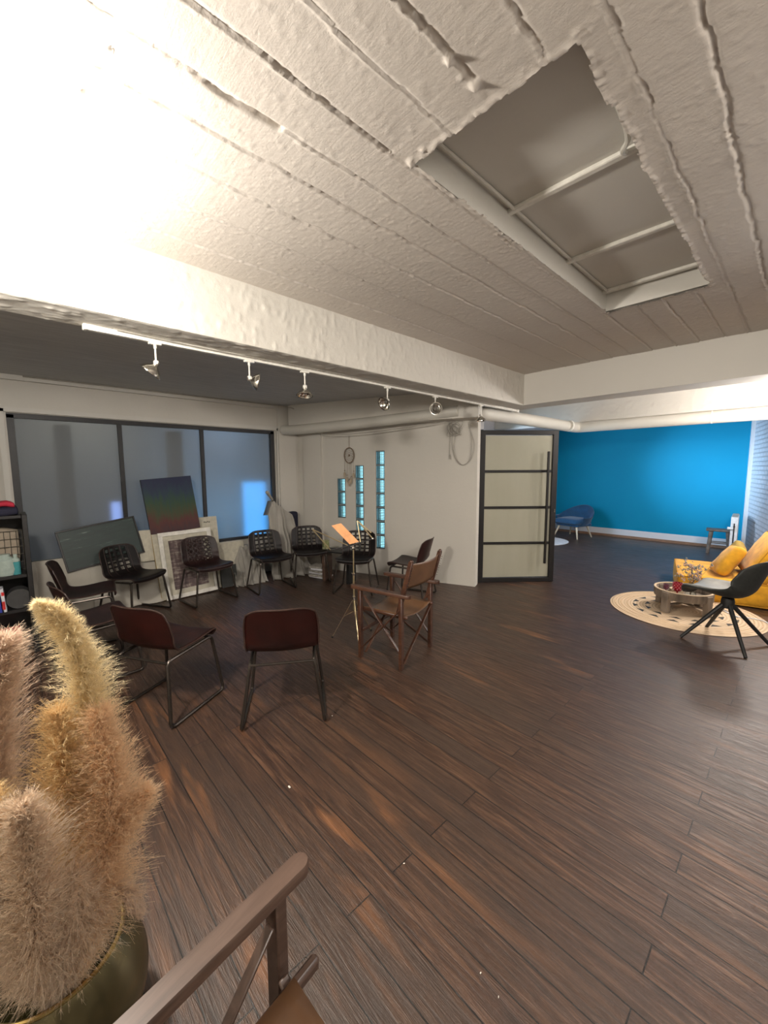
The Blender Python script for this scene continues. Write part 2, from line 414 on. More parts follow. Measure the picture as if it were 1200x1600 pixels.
    def blob(s, c, r, n=6, sc=(1, 1, 1)):
        prof = []
        for i in range(n + 1):
            a = math.pi * i / n - math.pi / 2; prof.append((max(1e-4, math.cos(a) * r), math.sin(a) * r))
        o = len(s.v); s.lathe(prof, (0, 0, 0), n + 2)
        for k in range(o, len(s.v)): q = s.v[k]; s.v[k] = Vector((q.x * sc[0], q.y * sc[1], q.z * sc[2])) + Vector(c)
    def puff(s, c, size, r, puffz=0.0, T=None, n=10, wr=0.0, seed=0):
        """rounded upholstery block"""
        T = T or Matrix.Identity(3); c = Vector(c); h = Vector(size) / 2
        for ax in range(3):
            for sg in (-1, 1):
                P = []
                for i in range(n + 1):
                    row = []
                    for j in range(n + 1):
                        a = -math.cos(math.pi * i / n); b = -math.cos(math.pi * j / n)
                        q = [0, 0, 0]; q[ax] = sg; q[(ax + 1) % 3] = a if sg > 0 else b; q[(ax + 2) % 3] = b if sg > 0 else a
                        p = Vector((q[0] * h.x, q[1] * h.y, q[2] * h.z))
                        inner = Vector((max(-h.x + r, min(h.x - r, p.x)), max(-h.y + r, min(h.y - r, p.y)), max(-h.z + r, min(h.z - r, p.z))))
                        d = p - inner
                        if d.length > 1e-6: p = inner + d.normalized() * r
                        bx = (1 - (p.x / h.x) ** 2); by = (1 - (p.y / h.y) ** 2)
                        if bx > 0 and by > 0: p.z += (1 if p.z > 0 else -1) * puffz * bx * by
                        if wr:
                            p += Vector((0, 0, 1)) * noise.noise(Vector((p.x * 9 + seed, p.y * 9, p.z * 9))) * wr
                        row.append(c + T @ p)
                    P.append(row)
                s.grid(P)
    def build(s, name, mat, parent=None, smooth=True, merge=False):
        me = bpy.data.meshes.new(name); me.from_pydata([tuple(q) for q in s.v], [], s.f)
        mats = mat if isinstance(mat, (list, tuple)) else [mat]
        for mm in mats: me.materials.append(M(mm) if isinstance(mm, str) else mm)
        if len(mats) > 1: me.polygons.foreach_set('material_index', s.mi)
        if merge:
            import bmesh
            bm = bmesh.new(); bm.from_mesh(me); bmesh.ops.remove_doubles(bm, verts=bm.verts, dist=1e-5); bmesh.ops.recalc_face_normals(bm, faces=bm.faces); bm.to_mesh(me); bm.free()
        if smooth: me.polygons.foreach_set('use_smooth', [True] * len(me.polygons))
        me.update()
        if smooth:
            try: me.set_sharp_from_angle(angle=R(38))
            except Exception: pass
        o = bpy.data.objects.new(name, me); COL.objects.link(o)
        if parent is not None: o.parent = parent
        return o

def tag(o, label=None, cat=None, group=None, kind=None):
    if label: o['label'] = label
    if cat: o['category'] = cat
    if group: o['group'] = group
    if kind: o['kind'] = kind
    return o
def thing(name, label, cat, loc=(0, 0, 0), rz=0.0, group=None):
    o = bpy.data.objects.new(name, None); COL.objects.link(o); o.location = loc; o.rotation_euler = (0, 0, rz); o.empty_display_size = 0.1
    return tag(o, label, cat, group)
def struct(o, label=None): o['kind'] = 'structure'; (label and o.__setitem__('label', label)); return o
def copy_tree(root, loc, rz, label, scale=None):
    r = root.copy(); COL.objects.link(r); r.location = loc; r.rotation_euler = (0, 0, rz); r['label'] = label
    for ch in list(root.children):
        c = ch.copy(); COL.objects.link(c); c.parent = r
        for g in ch.children:
            d = g.copy(); COL.objects.link(d); d.parent = c
    return r
def rotz3(a): return Matrix.Rotation(a, 3, 'Z')
def face_angle(dx, dy): return math.atan2(-dx, dy)      # rotation that turns local +y to (dx,dy)

# ------------------------------------------------------------------ numpy value noise for real relief
_rng = np.random.RandomState(3)
_T = _rng.rand(256, 256).astype(np.float32)
def vnoise(x, y):
    xi = np.floor(x).astype(int); yi = np.floor(y).astype(int); fx = x - xi; fy = y - yi
    fx = fx * fx * (3 - 2 * fx); fy = fy * fy * (3 - 2 * fy)
    a = _T[xi & 255, yi & 255]; b = _T[(xi + 1) & 255, yi & 255]; c = _T[xi & 255, (yi + 1) & 255]; d = _T[(xi + 1) & 255, (yi + 1) & 255]
    return (a * (1 - fx) + b * fx) * (1 - fy) + (c * (1 - fx) + d * fx) * fy
def fbm(x, y, o=4):
    r = 0; amp = 1; tot = 0
    for k in range(o): r = r + amp * vnoise(x * 2 ** k + 17 * k, y * 2 ** k + 5 * k); tot += amp; amp *= 0.55
    return r / tot
def np_mesh(name, X, Y, Z, keep, mat, parent=None):
    ny, nx = X.shape
    co = np.stack([X, Y, Z], -1).reshape(-1, 3)
    I = np.arange(ny * nx).reshape(ny, nx)
    q = np.stack([I[:-1, :-1], I[1:, :-1], I[1:, 1:], I[:-1, 1:]], -1)[keep].reshape(-1, 4)
    used = np.unique(q); rm = -np.ones(ny * nx, int); rm[used] = np.arange(len(used)); co = co[used]; q = rm[q]
    me = bpy.data.meshes.new(name); me.vertices.add(len(co)); me.vertices.foreach_set('co', co.ravel().astype(np.float32))
    me.loops.add(q.size); me.loops.foreach_set('vertex_index', q.ravel().astype(np.int32)); me.polygons.add(len(q))
    me.polygons.foreach_set('loop_start', np.arange(0, q.size, 4, dtype=np.int32)); me.polygons.foreach_set('loop_total', np.full(len(q), 4, np.int32))
    me.materials.append(M(mat)); me.update(calc_edges=True); me.validate()
    me.polygons.foreach_set('use_smooth', [True] * len(me.polygons))
    o = bpy.data.objects.new(name, me); COL.objects.link(o)
    if parent is not None: o.parent = parent
    return o

# ================================================================== SETTING
H = 2.79
def boxs(name, lo, hi, mat, bev=0.0, rot=None):
    b = MB(); b.box([(a + c) / 2 for a, c in zip(lo, hi)], [c - a for a, c in zip(lo, hi)], None, bev); return struct(b.build(name, mat, None, False))

boxs('floor', (-7.2, -1.3, -0.10), (2.0, 10.6, 0.0), 'floor_boards')

# main ceiling: painted board-marked concrete with real relief and the cut opening
SX = [-2.33, -2.035, -1.775, -1.545, -1.365, -1.18, -0.975, -0.805, -0.62, -0.455, -0.285, -0.10, 0.10]
def ceil_relief(X, Y):
    Z = np.zeros_like(X)
    step = [0, 3, -1, 2, 5, 0, 4, -2, 3, 1, -3, 2, -1, 2]
    rng = np.random.RandomState(5)
    lvl = np.full_like(X, step[0] * 0.0007)
    for k, sx in enumerate(SX):
        jit = (fbm(Y * 9 + 31 * k, Y * 0 + k * 7.7, 4) - 0.5) * 0.022 + (vnoise(Y * 55 + k * 9, Y * 0 + k) - 0.5) * 0.006
        d = X - (sx + jit)
        t_ = np.clip(d / 0.008 + 0.5, 0, 1)
        lvl = lvl * (1 - t_) + step[k + 1] * 0.0007 * t_
        strength = np.clip(fbm(Y * 4 + 13 * k, Y * 0 + 3.3 * k, 3) * 2.2 - 0.55, 0, 1)
        ragged = vnoise(Y * 80 + k * 5, X * 60)
        Z -= np.exp(-(d / 0.0045) ** 2) * strength * (0.002 + 0.009 * ragged)          # lip of cement hanging down
        Z += np.exp(-((d - 0.011) / 0.005) ** 2) * (1 - strength * 0.3) * 0.010         # open joint beside it
    Z += lvl
    Z -= (fbm(X * 5, Y * 3.5, 4) - 0.5) * 0.005
    patch = np.clip(fbm(X * 2.1 + 40, Y * 1.3 + 9, 3) * 3 - 1.0, 0, 1)
    Z -= (fbm(X * 22 + 2, Y * 100, 3) - 0.5) * 0.0018 * (0.35 + 0.65 * patch)            # ribs across the boards
    Z -= np.clip(fbm(X * 55, Y * 55 + 3, 3) - 0.62, 0, 1) * 0.010
    # deep crack and knocked-out lumps
    dc = X - (-1.365 + (fbm(Y * 8, Y * 0 + 4, 3) - 0.5) * 0.02)
    Z += np.exp(-(dc / 0.009) ** 2) * 0.022 * np.clip((Y - 0.36) / 0.25, 0, 1) * (Y < 0.80)
    for (px, py, rr, hh) in ((-0.807, 1.03, 0.011, 0.018), (-0.80, 1.15, 0.014, 0.022), (-0.815, 1.10, 0.007, 0.010), (-1.664, 0.276, 0.012, -0.02), (-1.451, 0.314, 0.010, -0.014), (-1.16, 1.24, 0.016, 0.012), (-1.08, 1.225, 0.012, 0.010)):
        Z -= np.exp(-(((X - px) / rr) ** 2 + ((Y - py) / rr) ** 2) ** 1.5) * hh * (0.6 + 0.8 * vnoise(X * 120, Y * 120))
    return Z
ceil = bpy.data.objects.new('ceiling', None); COL.objects.link(ceil); struct(ceil)
xs = np.arange(-2.56, 0.36, 0.0075); ys = np.arange(-0.05, 4.87, 0.0085)
X, Y = np.meshgrid(xs, ys)
Zr = ceil_relief(X, Y)
ex = (fbm(Y * 14, Y * 0 + 1, 4) - 0.5) * 0.026; ey = (fbm(X * 14 + 9, X * 0 + 6, 4) - 0.5) * 0.030
hole = (X > -1.150 + ex) & (X < -0.530 + ex) & (Y > 1.25 + ey) & (Y < 3.445 + ey)
keep = ~(hole[:-1, :-1] & hole[1:, 1:] & hole[1:, :-1] & hole[:-1, 1:])
edge = np.zeros_like(X)
for d_ in (np.abs(X + 1.150 - ex), np.abs(X + 0.530 - ex)): edge = np.maximum(edge, np.exp(-(d_ / 0.012) ** 2) * (Y > 1.22) * (Y < 3.47))
for d_ in (np.abs(Y - 1.25 - ey), np.abs(Y - 3.445 - ey)): edge = np.maximum(edge, np.exp(-(d_ / 0.012) ** 2) * (X > -1.17) * (X < -0.51))
near = (X > -1.25) & (X < -0.44) & (Y > 1.15) & (Y < 3.55)
Zr = np.where(near, np.minimum(Zr, 0.002), Zr)
Zr -= edge * 0.010 * vnoise(X * 90, Y * 90)
np_mesh('concrete_slab', X, Y, H + Zr, keep, 'ceiling_concrete', ceil)
b = MB()
b.box((-1.2, -0.7, H + 0.06), (5.6, 1.32, 0.10)); b.box((1.2, 2.4, H + 0.06), (1.7, 5.0, 0.10))
b.build('slab_beyond', 'ceiling_concrete', ceil, False)
# opening: painted shaft and boarded top
b = MB()
zt = 2.935
b.box((-1.195, 2.35, 2.885), (0.06, 2.219, 0.155)); b.box((-0.50, 2.35, 2.885), (0.06, 2.219, 0.155))
b.box((-0.8475, 1.21, 2.8855), (0.80, 0.06, 0.155)); b.box((-0.8475, 3.49, 2.8855), (0.80, 0.06, 0.155))
b.build('opening_lining', 'smooth_white', ceil, False)
b = MB(); b.box((-0.85, 2.35, zt + 0.02), (0.74, 2.34, 0.04)); b.build('opening_board', 'smooth_white', ceil, False)
for yb in (2.0, 2.73, 3.38):
    b = MB(); b.box((-0.85, yb, zt - 0.010), (0.64, 0.035, 0.024), None, 0.005); b.build('crossbar', 'white_enamel', ceil)
b = MB(); b.tube(catmull([(-0.575, 1.26, 2.90), (-0.565, 1.5, 2.905), (-0.57, 1.75, 2.90), (-0.585, 1.88, 2.895), (-0.62, 1.94, 2.90), (-0.625, 1.985, 2.915)]), 0.011, 8)
b.build('conduit', 'duct_white', ceil)
b = MB(); b.tube(catmull([(-1.135, 1.27, 2.925), (-1.130, 1.9, 2.922), (-1.138, 2.6, 2.925), (-1.132, 3.4, 2.922)]), 0.009, 6); b.build('sealant_bead', 'white_plaster', ceil)
b = MB(); b.tube(catmull([(-0.56, 2.02, 2.925), (-0.556, 2.5, 2.922), (-0.562, 3.4, 2.925)]), 0.008, 6); b.build('sealant_bead', 'white_plaster', ceil)

def rough_beam(name, lo, hi, mat, faces, res=0.012, amp=0.006, seed=0):
    """solid beam whose listed faces carry trowelled relief"""
    e = bpy.data.objects.new(name, None); COL.objects.link(e); struct(e)
    b = MB(); b.box([(a + c) / 2 for a, c in zip(lo, hi)], [c - a for a, c in zip(lo, hi)]); b.build('core', mat, e, False)
    for ax, side in faces:
        o1, o2 = [a for a in range(3) if a != ax]
        u = np.arange(lo[o1], hi[o1] + res, res); w = np.arange(lo[o2], hi[o2] + res * 0.5, res); u[-1] = hi[o1]; w[-1] = hi[o2]
        U, W = np.meshgrid(u, w)
        rel = (fbm(U * 4 + seed, W * 7, 4)) * amp + np.clip(fbm(U * 14 + seed + 3, W * 14, 3) - 0.60, 0, 1) * amp * 3 + np.clip(fbm(U * 40, W * 18, 2) - 0.62, 0, 1) * amp * 3
        edge = np.minimum(np.minimum(U - lo[o1], hi[o1] - U), np.minimum(W - lo[o2], hi[o2] - W)); rel = rel * np.clip(edge / 0.01, 0, 1) + 0.001
        C = [None] * 3; C[o1] = U; C[o2] = W; C[ax] = (hi[ax] + rel) if side > 0 else (lo[ax] - rel)
        np_mesh('rendered_face', C[0], C[1], C[2], np.ones((U.shape[0] - 1, U.shape[1] - 1), bool), mat, e)
    return e
rough_beam('trim_1', (-2.86, -0.6, 2.41), (-2.56, 5.20, 2.95), 'white_plaster', [(0, 1), (2, -1)])
rough_beam('trim_2', (-2.56, 4.86, 2.41), (1.5, 5.20, 2.95), 'smooth_white', [(1, -1)], 0.05, 0.001)
rough_beam('trim_3', (-4.6, 7.32, 2.41), (0.9, 7.62, 2.95), 'white_plaster', [(1, -1)], 0.02, 0.006, 9)
boxs('ceiling_bay', (-5.9, -0.6, 2.60), (-2.86, 4.6, 2.70), 'bay_ceiling_boards')
boxs('ceiling_rear', (-5.0, 4.6, 2.85), (2.0, 10.6, 2.95), 'ceiling_concrete')

# rear area walls
boxs('wall_blue', (-4.6, 10.38, 0), (0.2, 10.5, 2.9), 'blue_paint')
b = MB(); b.box((-2.65, 10.37, 0.115), (3.7, 0.02, 0.15)); struct(b.build('baseboard_blue', 'cool_white', None, False))
b = MB(); b.box((-2.65, 10.355, 0.025), (3.7, 0.03, 0.06)); struct(b.build('baseboard_wood', 'skirting_wood', None, False))
b = MB(); b.box((-4.53, 8.3, 1.45), (0.12, 4.2, 2.9)); struct(b.build('wall_hall', 'cool_white', None, False))
# brick wall, set at a slight angle
bw = thing('wall_brick', None, None, (-0.76, 10.38, 0), math.atan2(-0.975, 0.22)); struct(bw)
b = MB(); b.box((2.75, 0.075, 1.45), (5.5, 0.15, 2.9)); b.build('brickwork', 'white_brick', bw, False)
b = MB(); b.box((0.02, -0.02, 1.45), (0.10, 0.06, 2.9)); b.build('corner_strip', 'cool_white', bw, False)
boxs('wall_right', (1.4, -1.3, 0), (1.5, 6.0, 2.95), 'white_plaster')
boxs('wall_behind', (-5.9, -1.3, 0), (1.5, -1.2, 2.95), 'white_plaster')
boxs('wall_shelf', (-5.9, -0.62, 0), (-2.9, -0.52, 2.75), 'white_plaster')

# window wall
WX = -5.8
ww = thing('wall_window', None, None); struct(ww)
b = MB()
def wbox(b, y0, y1, z0, z1, x0=WX - 0.25, x1=WX): b.box(((x0 + x1) / 2, (y0 + y1) / 2, (z0 + z1) / 2), (x1 - x0, y1 - y0, z1 - z0))
wbox(b, -0.6, 0.04, 0, 2.62); wbox(b, 3.11, 3.60, 0, 2.62); wbox(b, 0.04, 3.11, 2.215, 2.62); wbox(b, 0.04, 3.11, 0, 0.56)
b.build('plaster', 'white_plaster', ww, False)
b = MB(); b.box((WX + 0.03, 3.36, 1.3), (0.06, 0.42, 2.6)); b.build('pilaster', 'white_plaster', ww, False)
b = MB(); b.box((WX + 0.015, 1.575, 2.245), (0.05, 3.22, 0.05)); b.box((WX + 0.015, 3.15, 1.4), (0.05, 0.05, 1.7)); b.box((WX + 0.015, 0.0, 1.4), (0.05, 0.05, 1.7)); b.build('casing', 'smooth_white', ww, False)
b = MB(); b.box((WX + 0.03, 1.57, 2.575), (0.06, 3.2, 0.05)); b.build('cornice', 'smooth_white', ww, False)
w1 = thing('window_1', None, None); struct(w1)
b = MB()
xf = WX - 0.06
for (y0, y1, z0, z1) in ((0.04, 3.11, 2.165, 2.215), (0.04, 3.11, 0.56, 0.60), (0.04, 0.10, 0.56, 2.2), (3.05, 3.11, 0.56, 2.2)): b.box((xf, (y0 + y1) / 2, (z0 + z1) / 2), (0.07, y1 - y0, z1 - z0))
b.build('window_frame', 'window_frame_grey', w1, False)
for y in (1.05, 2.02):
    b = MB(); b.box((xf, y, 1.38), (0.05, 0.045, 1.62)); b.build('mullion', 'window_frame_grey', w1, False)
for y0, y1 in ((0.10, 1.03), (1.07, 2.0), (2.04, 3.05)):
    b = MB(); b.box((xf - 0.01, (y0 + y1) / 2, 1.38), (0.006, y1 - y0, 1.60)); b.build('pane', 'frosted_pane', w1, False)
# what stands behind the frosted panes
boxs('wall_yard', (-7.15, -0.6, 0), (-7.05, 3.7, 2.9), 'yard_wall')
b = MB(); b.box((-6.20, 2.93, 0.705), (0.05, 0.38, 1.41), None, 0.02); tag(b.build('light_panel', 'blue_lightbox'), 'glowing blue panel behind the rightmost frosted window pane', 'light panel')
b = MB(); b.box((-6.12, 1.0, 0.60), (0.04, 0.10, 1.20), None, 0.02); tag(b.build('strip_light', 'pale_lamp'), 'small pale blue light behind the frosted window at the left mullion', 'strip light')
for y, wv, lab in ((0.52, 0.16, 'blurred dark post behind the leftmost frosted window pane'), (1.74, 0.20, 'blurred dark post behind the middle frosted window pane')):
    b = MB(); b.box((-6.12, y, 1.1), (0.12, wv, 2.1), None, 0.02); tag(b.build('yard_post', 'yard_post'), lab, 'post')
light('AREA', 'yard_dusk_light', (-6.5, 2.9, 2.7), 26, (0.40, 0.62, 1.0), 0.7, (-7.0, 2.2, 0.8))
light('AREA', 'yard_blue_fill', (-6.3, 2.75, 0.9), 14, (0.20, 0.55, 1.0), 0.5, (-7.05, 2.65, 0.7))  # added blue fill on the yard wall, tints the third pane
light('AREA', 'yard_warm_light', (-6.5, 0.8, 2.7), 12, (0.9, 0.85, 0.75), 0.7, (-7.0, 0.9, 1.0))  # warm area light on the left part of the yard wall

# glass block wall
GA = Vector((-3.02, 4.55, 0)); GB = Vector((-5.80, 3.47, 0)); gd = (GB - GA).normalized(); gn = Vector((0.362, -0.932, 0)).normalized()
gw = thing('wall_glass_block', None, None, GA, math.atan2(gd.y, gd.x)); struct(gw)     # local x runs into the corner; local +y looks into the room
GL = (GB - GA).length
strips = [(1.360, 1.505, 0.41, 1.88, 7), (1.712, 1.855, 0.64, 1.67, 5), (2.035, 2.180, 0.85, 1.47, 3)]
b = MB(); TH = 0.16
def gbox(b, x0, x1, z0, z1): b.box(((x0 + x1) / 2, -TH / 2, (z0 + z1) / 2), (x1 - x0, TH, z1 - z0))
cur = 0.0
for (a, c, z0, z1, n) in strips:
    gbox(b, cur, a, 0, 2.62); gbox(b, a, c, 0, z0); gbox(b, a, c, z1, 2.62); cur = c
gbox(b, cur, GL + 0.1, 0, 2.62)
b.build('plaster', 'white_plaster', gw, False)
b = MB(); b.box((2.62, 0.02, 1.3), (0.34, 0.05, 2.6)); b.build('pilaster', 'white_plaster', gw, False)
b = MB(); b.box((1.42, 0.13, 2.43), (2.95, 0.26, 0.36)); b.build('soffit', 'white_plaster', gw, False)
for wi, (a, c, z0, z1, n) in enumerate(strips):
    wo = thing('window_%d' % (wi + 2), None, None, GA, gw.rotation_euler.z); struct(wo)
    bh = (z1 - z0) / n
    for k in range(n):
        za = z0 + k * bh + 0.006; zb = z0 + (k + 1) * bh - 0.006
        bb = MB(); cx = (a + c) / 2; wd_ = c - a
        D = 0.085
        bb.box((a + 0.006, -D / 2 - 0.004, (za + zb) / 2), (0.010, D, zb - za)); bb.box((c - 0.006, -D / 2 - 0.004, (za + zb) / 2), (0.010, D, zb - za))
        bb.box((cx, -D / 2 - 0.004, za + 0.005), (wd_, D, 0.010)); bb.box((cx, -D / 2 - 0.004, zb - 0.005), (wd_, D, 0.010))
        g = bb.build('glass_block', 'block_side', wo, False)
        bb = MB()
        for q in range(1, 8): bb.box((cx, -D, za + (zb - za) * q / 8), (wd_ - 0.02, 0.006, 0.0095))
        for q in range(1, 5): bb.box((a + wd_ * q / 5, -D, (za + zb) / 2), (0.004, 0.006, zb - za - 0.02))
        bb.build('rib_grid', 'block_side', g, False)
        bb = MB(); bb.box((cx, -0.010, (za + zb) / 2), (wd_ - 0.022, 0.004, zb - za - 0.02)); bb.build('pane', 'clear_glass', g, False)
    bb = MB(); bb.box(((a + c) / 2, -0.004 - 0.04, z0 + 0.001), (c - a, 0.08, 0.008))
    for k in range(1, n + 1): bb.box(((a + c) / 2, -0.04, z0 + k * bh), (c - a, 0.075, 0.010))
    bb.build('joint', 'block_joint', wo, False)
w5 = thing('window_5', None, None, GA, gw.rotation_euler.z); struct(w5)
b = MB(); b.box((2.1, -0.42, 1.1), (2.2, 0.02, 2.0)); b.build('pane', 'daylight_cyan', w5, False)
b = MB(); b.box((0.75, -0.42, 1.3), (0.5, 0.02, 2.6)); b.box((3.0, -0.42, 1.3), (0.3, 0.05, 2.6)); b.build('surround', 'cool_white', w5, False)
# passage wall above and behind the door
b = MB(); b.bar((-3.10, 4.72, 2.5), (-4.5, 6.4, 2.5), 0.10, 0.72, bev=0); struct(b.build('trim_4', 'cool_white', None, False))

# ------------------------------------------------------------------ steel door
DH = Vector((-3.13, 4.75, 0)); DE = Vector((-2.41, 5.58, 0)); dl = (DE - DH).length
door = thing('door_1', None, None, DH, math.atan2(DE.y - DH.y, DE.x - DH.x)); struct(door)
b = MB(); DT = 2.125
b.box((0.04, 0, DT / 2 + 0.005), (0.085, 0.05, DT), None, 0.004); b.box((dl - 0.035, 0, DT / 2 + 0.005), (0.075, 0.05, DT), None, 0.004)
b.box((dl / 2, 0, DT - 0.025), (dl - 0.02, 0.048, 0.06), None, 0.004); b.box((dl / 2, 0, 0.035), (dl - 0.02, 0.048, 0.06), None, 0.004)
b.build('door_frame', 'black_metal', door)
for k in (1, 2, 3):
    b = MB(); b.box((dl / 2, 0, 0.06 + (DT - 0.11) * k / 4), (dl - 0.15, 0.04, 0.036), None, 0.003); b.build('glazing_bar', 'black_metal', door)
for k in range(4):
    b = MB(); b.box((dl / 2, 0.0, 0.06 + (DT - 0.11) * (k + 0.5) / 4), (dl - 0.15, 0.010, (DT - 0.11) / 4 - 0.03)); b.build('pane', 'door_glass', door, False)
b = MB(); hx = dl - 0.155; b.box((hx, -0.075, 1.06), (0.028, 0.028, 1.56), None, 0.003)
for z in (0.56, 1.08, 1.58): b.tube([(hx, -0.02, z), (hx, -0.07, z)], 0.010, 8)
b.build('pull_handle', 'black_metal', door)
b = MB(); b.box((dl - 0.02, -0.027, 1.02), (0.012, 0.006, 0.045)); b.build('lock_plate', 'chrome', door)
b = MB()
for z in (0.25, 1.45, 1.75): b.tube([(-0.012, -0.01, z), (-0.012, -0.01, z + 0.11)], 0.014, 8)
b.build('hinge', 'black_metal', door)

# ------------------------------------------------------------------ heating pipes and cables
b = MB(); b.tube(catmull([(-5.72, 3.22, 2.225), (-5.4, 3.36, 2.225), (-4.5, 3.72, 2.26), (-3.55, 4.10, 2.315), (-3.12, 4.26, 2.34)]), 0.075, 20); tag(b.build('heating_pipe', 'duct_white'), 'fat white pipe running below the soffit above the glass block strips', 'pipe')
b = MB(); b.tube(fillet([(-3.10, 4.52, 2.33), (-2.98, 4.62, 2.33), (-2.84, 7.32, 2.32), (0.5, 7.32, 2.32)], 0.12, 8), 0.088, 20)
pp = b.build('ventilation_duct', 'duct_white'); tag(pp, 'thick white duct turning a corner under the beam before the blue wall', 'duct')
b = MB(); b.tube([(-2.82, 6.93, 2.32), (-2.81, 6.96, 2.32)], 0.092, 20); b.build('coupling', 'white_enamel', pp)
b = MB(); b.tube([(-1.0, 7.32, 2.32), (-0.985, 7.32, 2.32)], 0.091, 20); b.build('coupling', 'white_enamel', pp)
b = MB(); b.tube(catmull([(-5.55, 3.42, 2.235), (-5.0, 3.53, 2.13), (-4.4, 3.78, 2.13), (-3.6, 4.16, 2.20), (-3.35, 4.26, 2.235)]), 0.006, 6)
tag(b.build('cable', 'cable_grey'), 'thin grey cable sagging along the underside of the fat white pipe', 'cable')
b = MB(); b.tube(catmull([(-5.72, 0.2, 2.59), (-5.70, 2.0, 2.59), (-5.66, 3.0, 2.585), (-5.55, 3.25, 2.56), (-5.50, 3.33, 2.50), (-5.46, 3.36, 2.36), (-5.46, 3.36, 2.30)]), 0.008, 6)
tag(b.build('cable', 'cable_grey'), 'thin cable along the bay ceiling edge dropping to the pipe in the corner', 'cable')
b = MB()
def gp(s_, off, z): p = GA + gd * s_ + gn * off; return (p.x, p.y, z)
for k in range(5):
    pts = []
    for i in range(17):
        a = 2 * math.pi * i / 16; pts.append(gp(0.30 + math.cos(a) * (0.06 + 0.012 * k) + 0.01 * math.sin(k * 3), 0.03 + 0.006 * k, 2.14 + math.sin(a + k) * (0.07 + 0.008 * k)))
    b.tube(pts, 0.0035, 5)
b.tube(catmull([gp(0.33, 0.03, 2.20), gp(0.34, 0.03, 1.95), gp(0.30, 0.03, 1.76), gp(0.20, 0.03, 1.66), gp(0.08, 0.03, 1.74), gp(0.04, 0.03, 1.92), gp(0.09, 0.03, 2.10), gp(0.12, 0.03, 2.22)]), 0.0035, 5)
b.tube(catmull([gp(0.27, 0.035, 2.16), gp(0.31, 0.035, 1.9), gp(0.26, 0.035, 1.72), gp(0.17, 0.035, 1.66), gp(0.09, 0.035, 1.76), gp(0.08, 0.035, 2.0), gp(0.12, 0.035, 2.22)]), 0.0035, 5)
b.tube(catmull([gp(0.37, 0.03, 2.12), gp(0.375, 0.03, 1.9), gp(0.365, 0.03, 1.76)]), 0.0035, 5)
b.tube([gp(0.368, 0.03, 1.80), gp(0.362, 0.03, 1.74)], 0.008, 6)
tag(b.build('cable_coil', 'cable_grey'), 'coil of thin grey cable hanging high on the white wall beside the door', 'cable')

# ------------------------------------------------------------------ track rail and spotlights
b = MB(); b.box((-2.80, 2.78, 2.393), (0.036, 4.80, 0.032), None, 0.004)
rail = b.build('track_rail', 'white_enamel'); tag(rail, 'long white lighting track under the left ceiling beam', 'lighting track')
b = MB(); b.box((-2.80, 0.375, 2.395), (0.042, 0.02, 0.04), None, 0.004); b.build('end_cap', 'white_enamel', rail)
b = MB(); b.box((-2.80, 5.14, 2.395), (0.05, 0.06, 0.05), None, 0.004); b.build('end_cap', 'white_enamel', rail)
b = MB(); b.tube(catmull([(-2.75, 0.5, 2.398), (-2.765, 1.0, 2.393), (-2.75, 2.0, 2.398), (-2.765, 3.2, 2.395), (-2.75, 4.6, 2.397)]), 0.004, 5); b.build('feed_cable', 'cable_grey', rail)
def spot(y, aim, lab):
    t_ = thing('spotlight', lab, 'spotlight', (-2.80, y, 2.378), 0, 'chrome spotlights on the white track')
    b = MB(); b.box((0, 0, -0.006), (0.03, 0.07, 0.014), None, 0.003); b.tube([(0, 0, -0.01), (0, 0, -0.035)], 0.009, 8); b.tube([(0, 0, -0.03), (0, 0, -0.112)], 0.0055, 8); b.build('stem', 'white_enamel', t_)
    b = MB(); b.box((0, 0, -0.12), (0.026, 0.026, 0.03), None, 0.004); b.tube([(-0.02, 0, -0.122), (0.02, 0, -0.122)], 0.007, 8); b.build('joint', 'white_enamel', t_)
    q = Vector(aim).normalized().to_track_quat('Z', 'Y').to_matrix(); c0 = Vector((0, 0, -0.13)) + Vector(aim).normalized() * 0.012
    b = MB()
    prof = [(0.012, -0.01), (0.022, 0.0), (0.036, 0.010), (0.052, 0.026), (0.061, 0.044), (0.066, 0.045), (0.066, 0.049), (0.059, 0.048), (0.050, 0.029), (0.034, 0.014), (0.016, 0.008)]
    b.lathe(prof, c0, 24, q); b.build('reflector', 'chrome', t_)
    b = MB(); b.lathe([(0.001, -0.03), (0.014, -0.03), (0.014, 0.0), (0.020, 0.006), (0.020, 0.018), (0.010, 0.026), (0.001, 0.027)], c0, 12, q); b.build('bulb', 'bulb_dark', t_)
spot(0.72, (-0.25, -0.45, -0.62), 'tilted chrome spotlight nearest the left end of the white track')
spot(1.32, (0.35, 0.95, -0.25), 'chrome spotlight seen edge on, second from the left end of the track')
spot(1.78, (0.15, -0.15, -1.0), 'chrome spotlight pointing down, third from the left end of the track')
spot(2.69, (0.05, -0.85, -0.50), 'chrome spotlight tilted left in the middle of the white track')
spot(3.40, (0.72, -0.68, -0.10), 'chrome spotlight showing its round face, second from the door')
spot(4.27, (0.05, 0.05, -1.0), 'small chrome spotlight pointing straight down nearest the door')

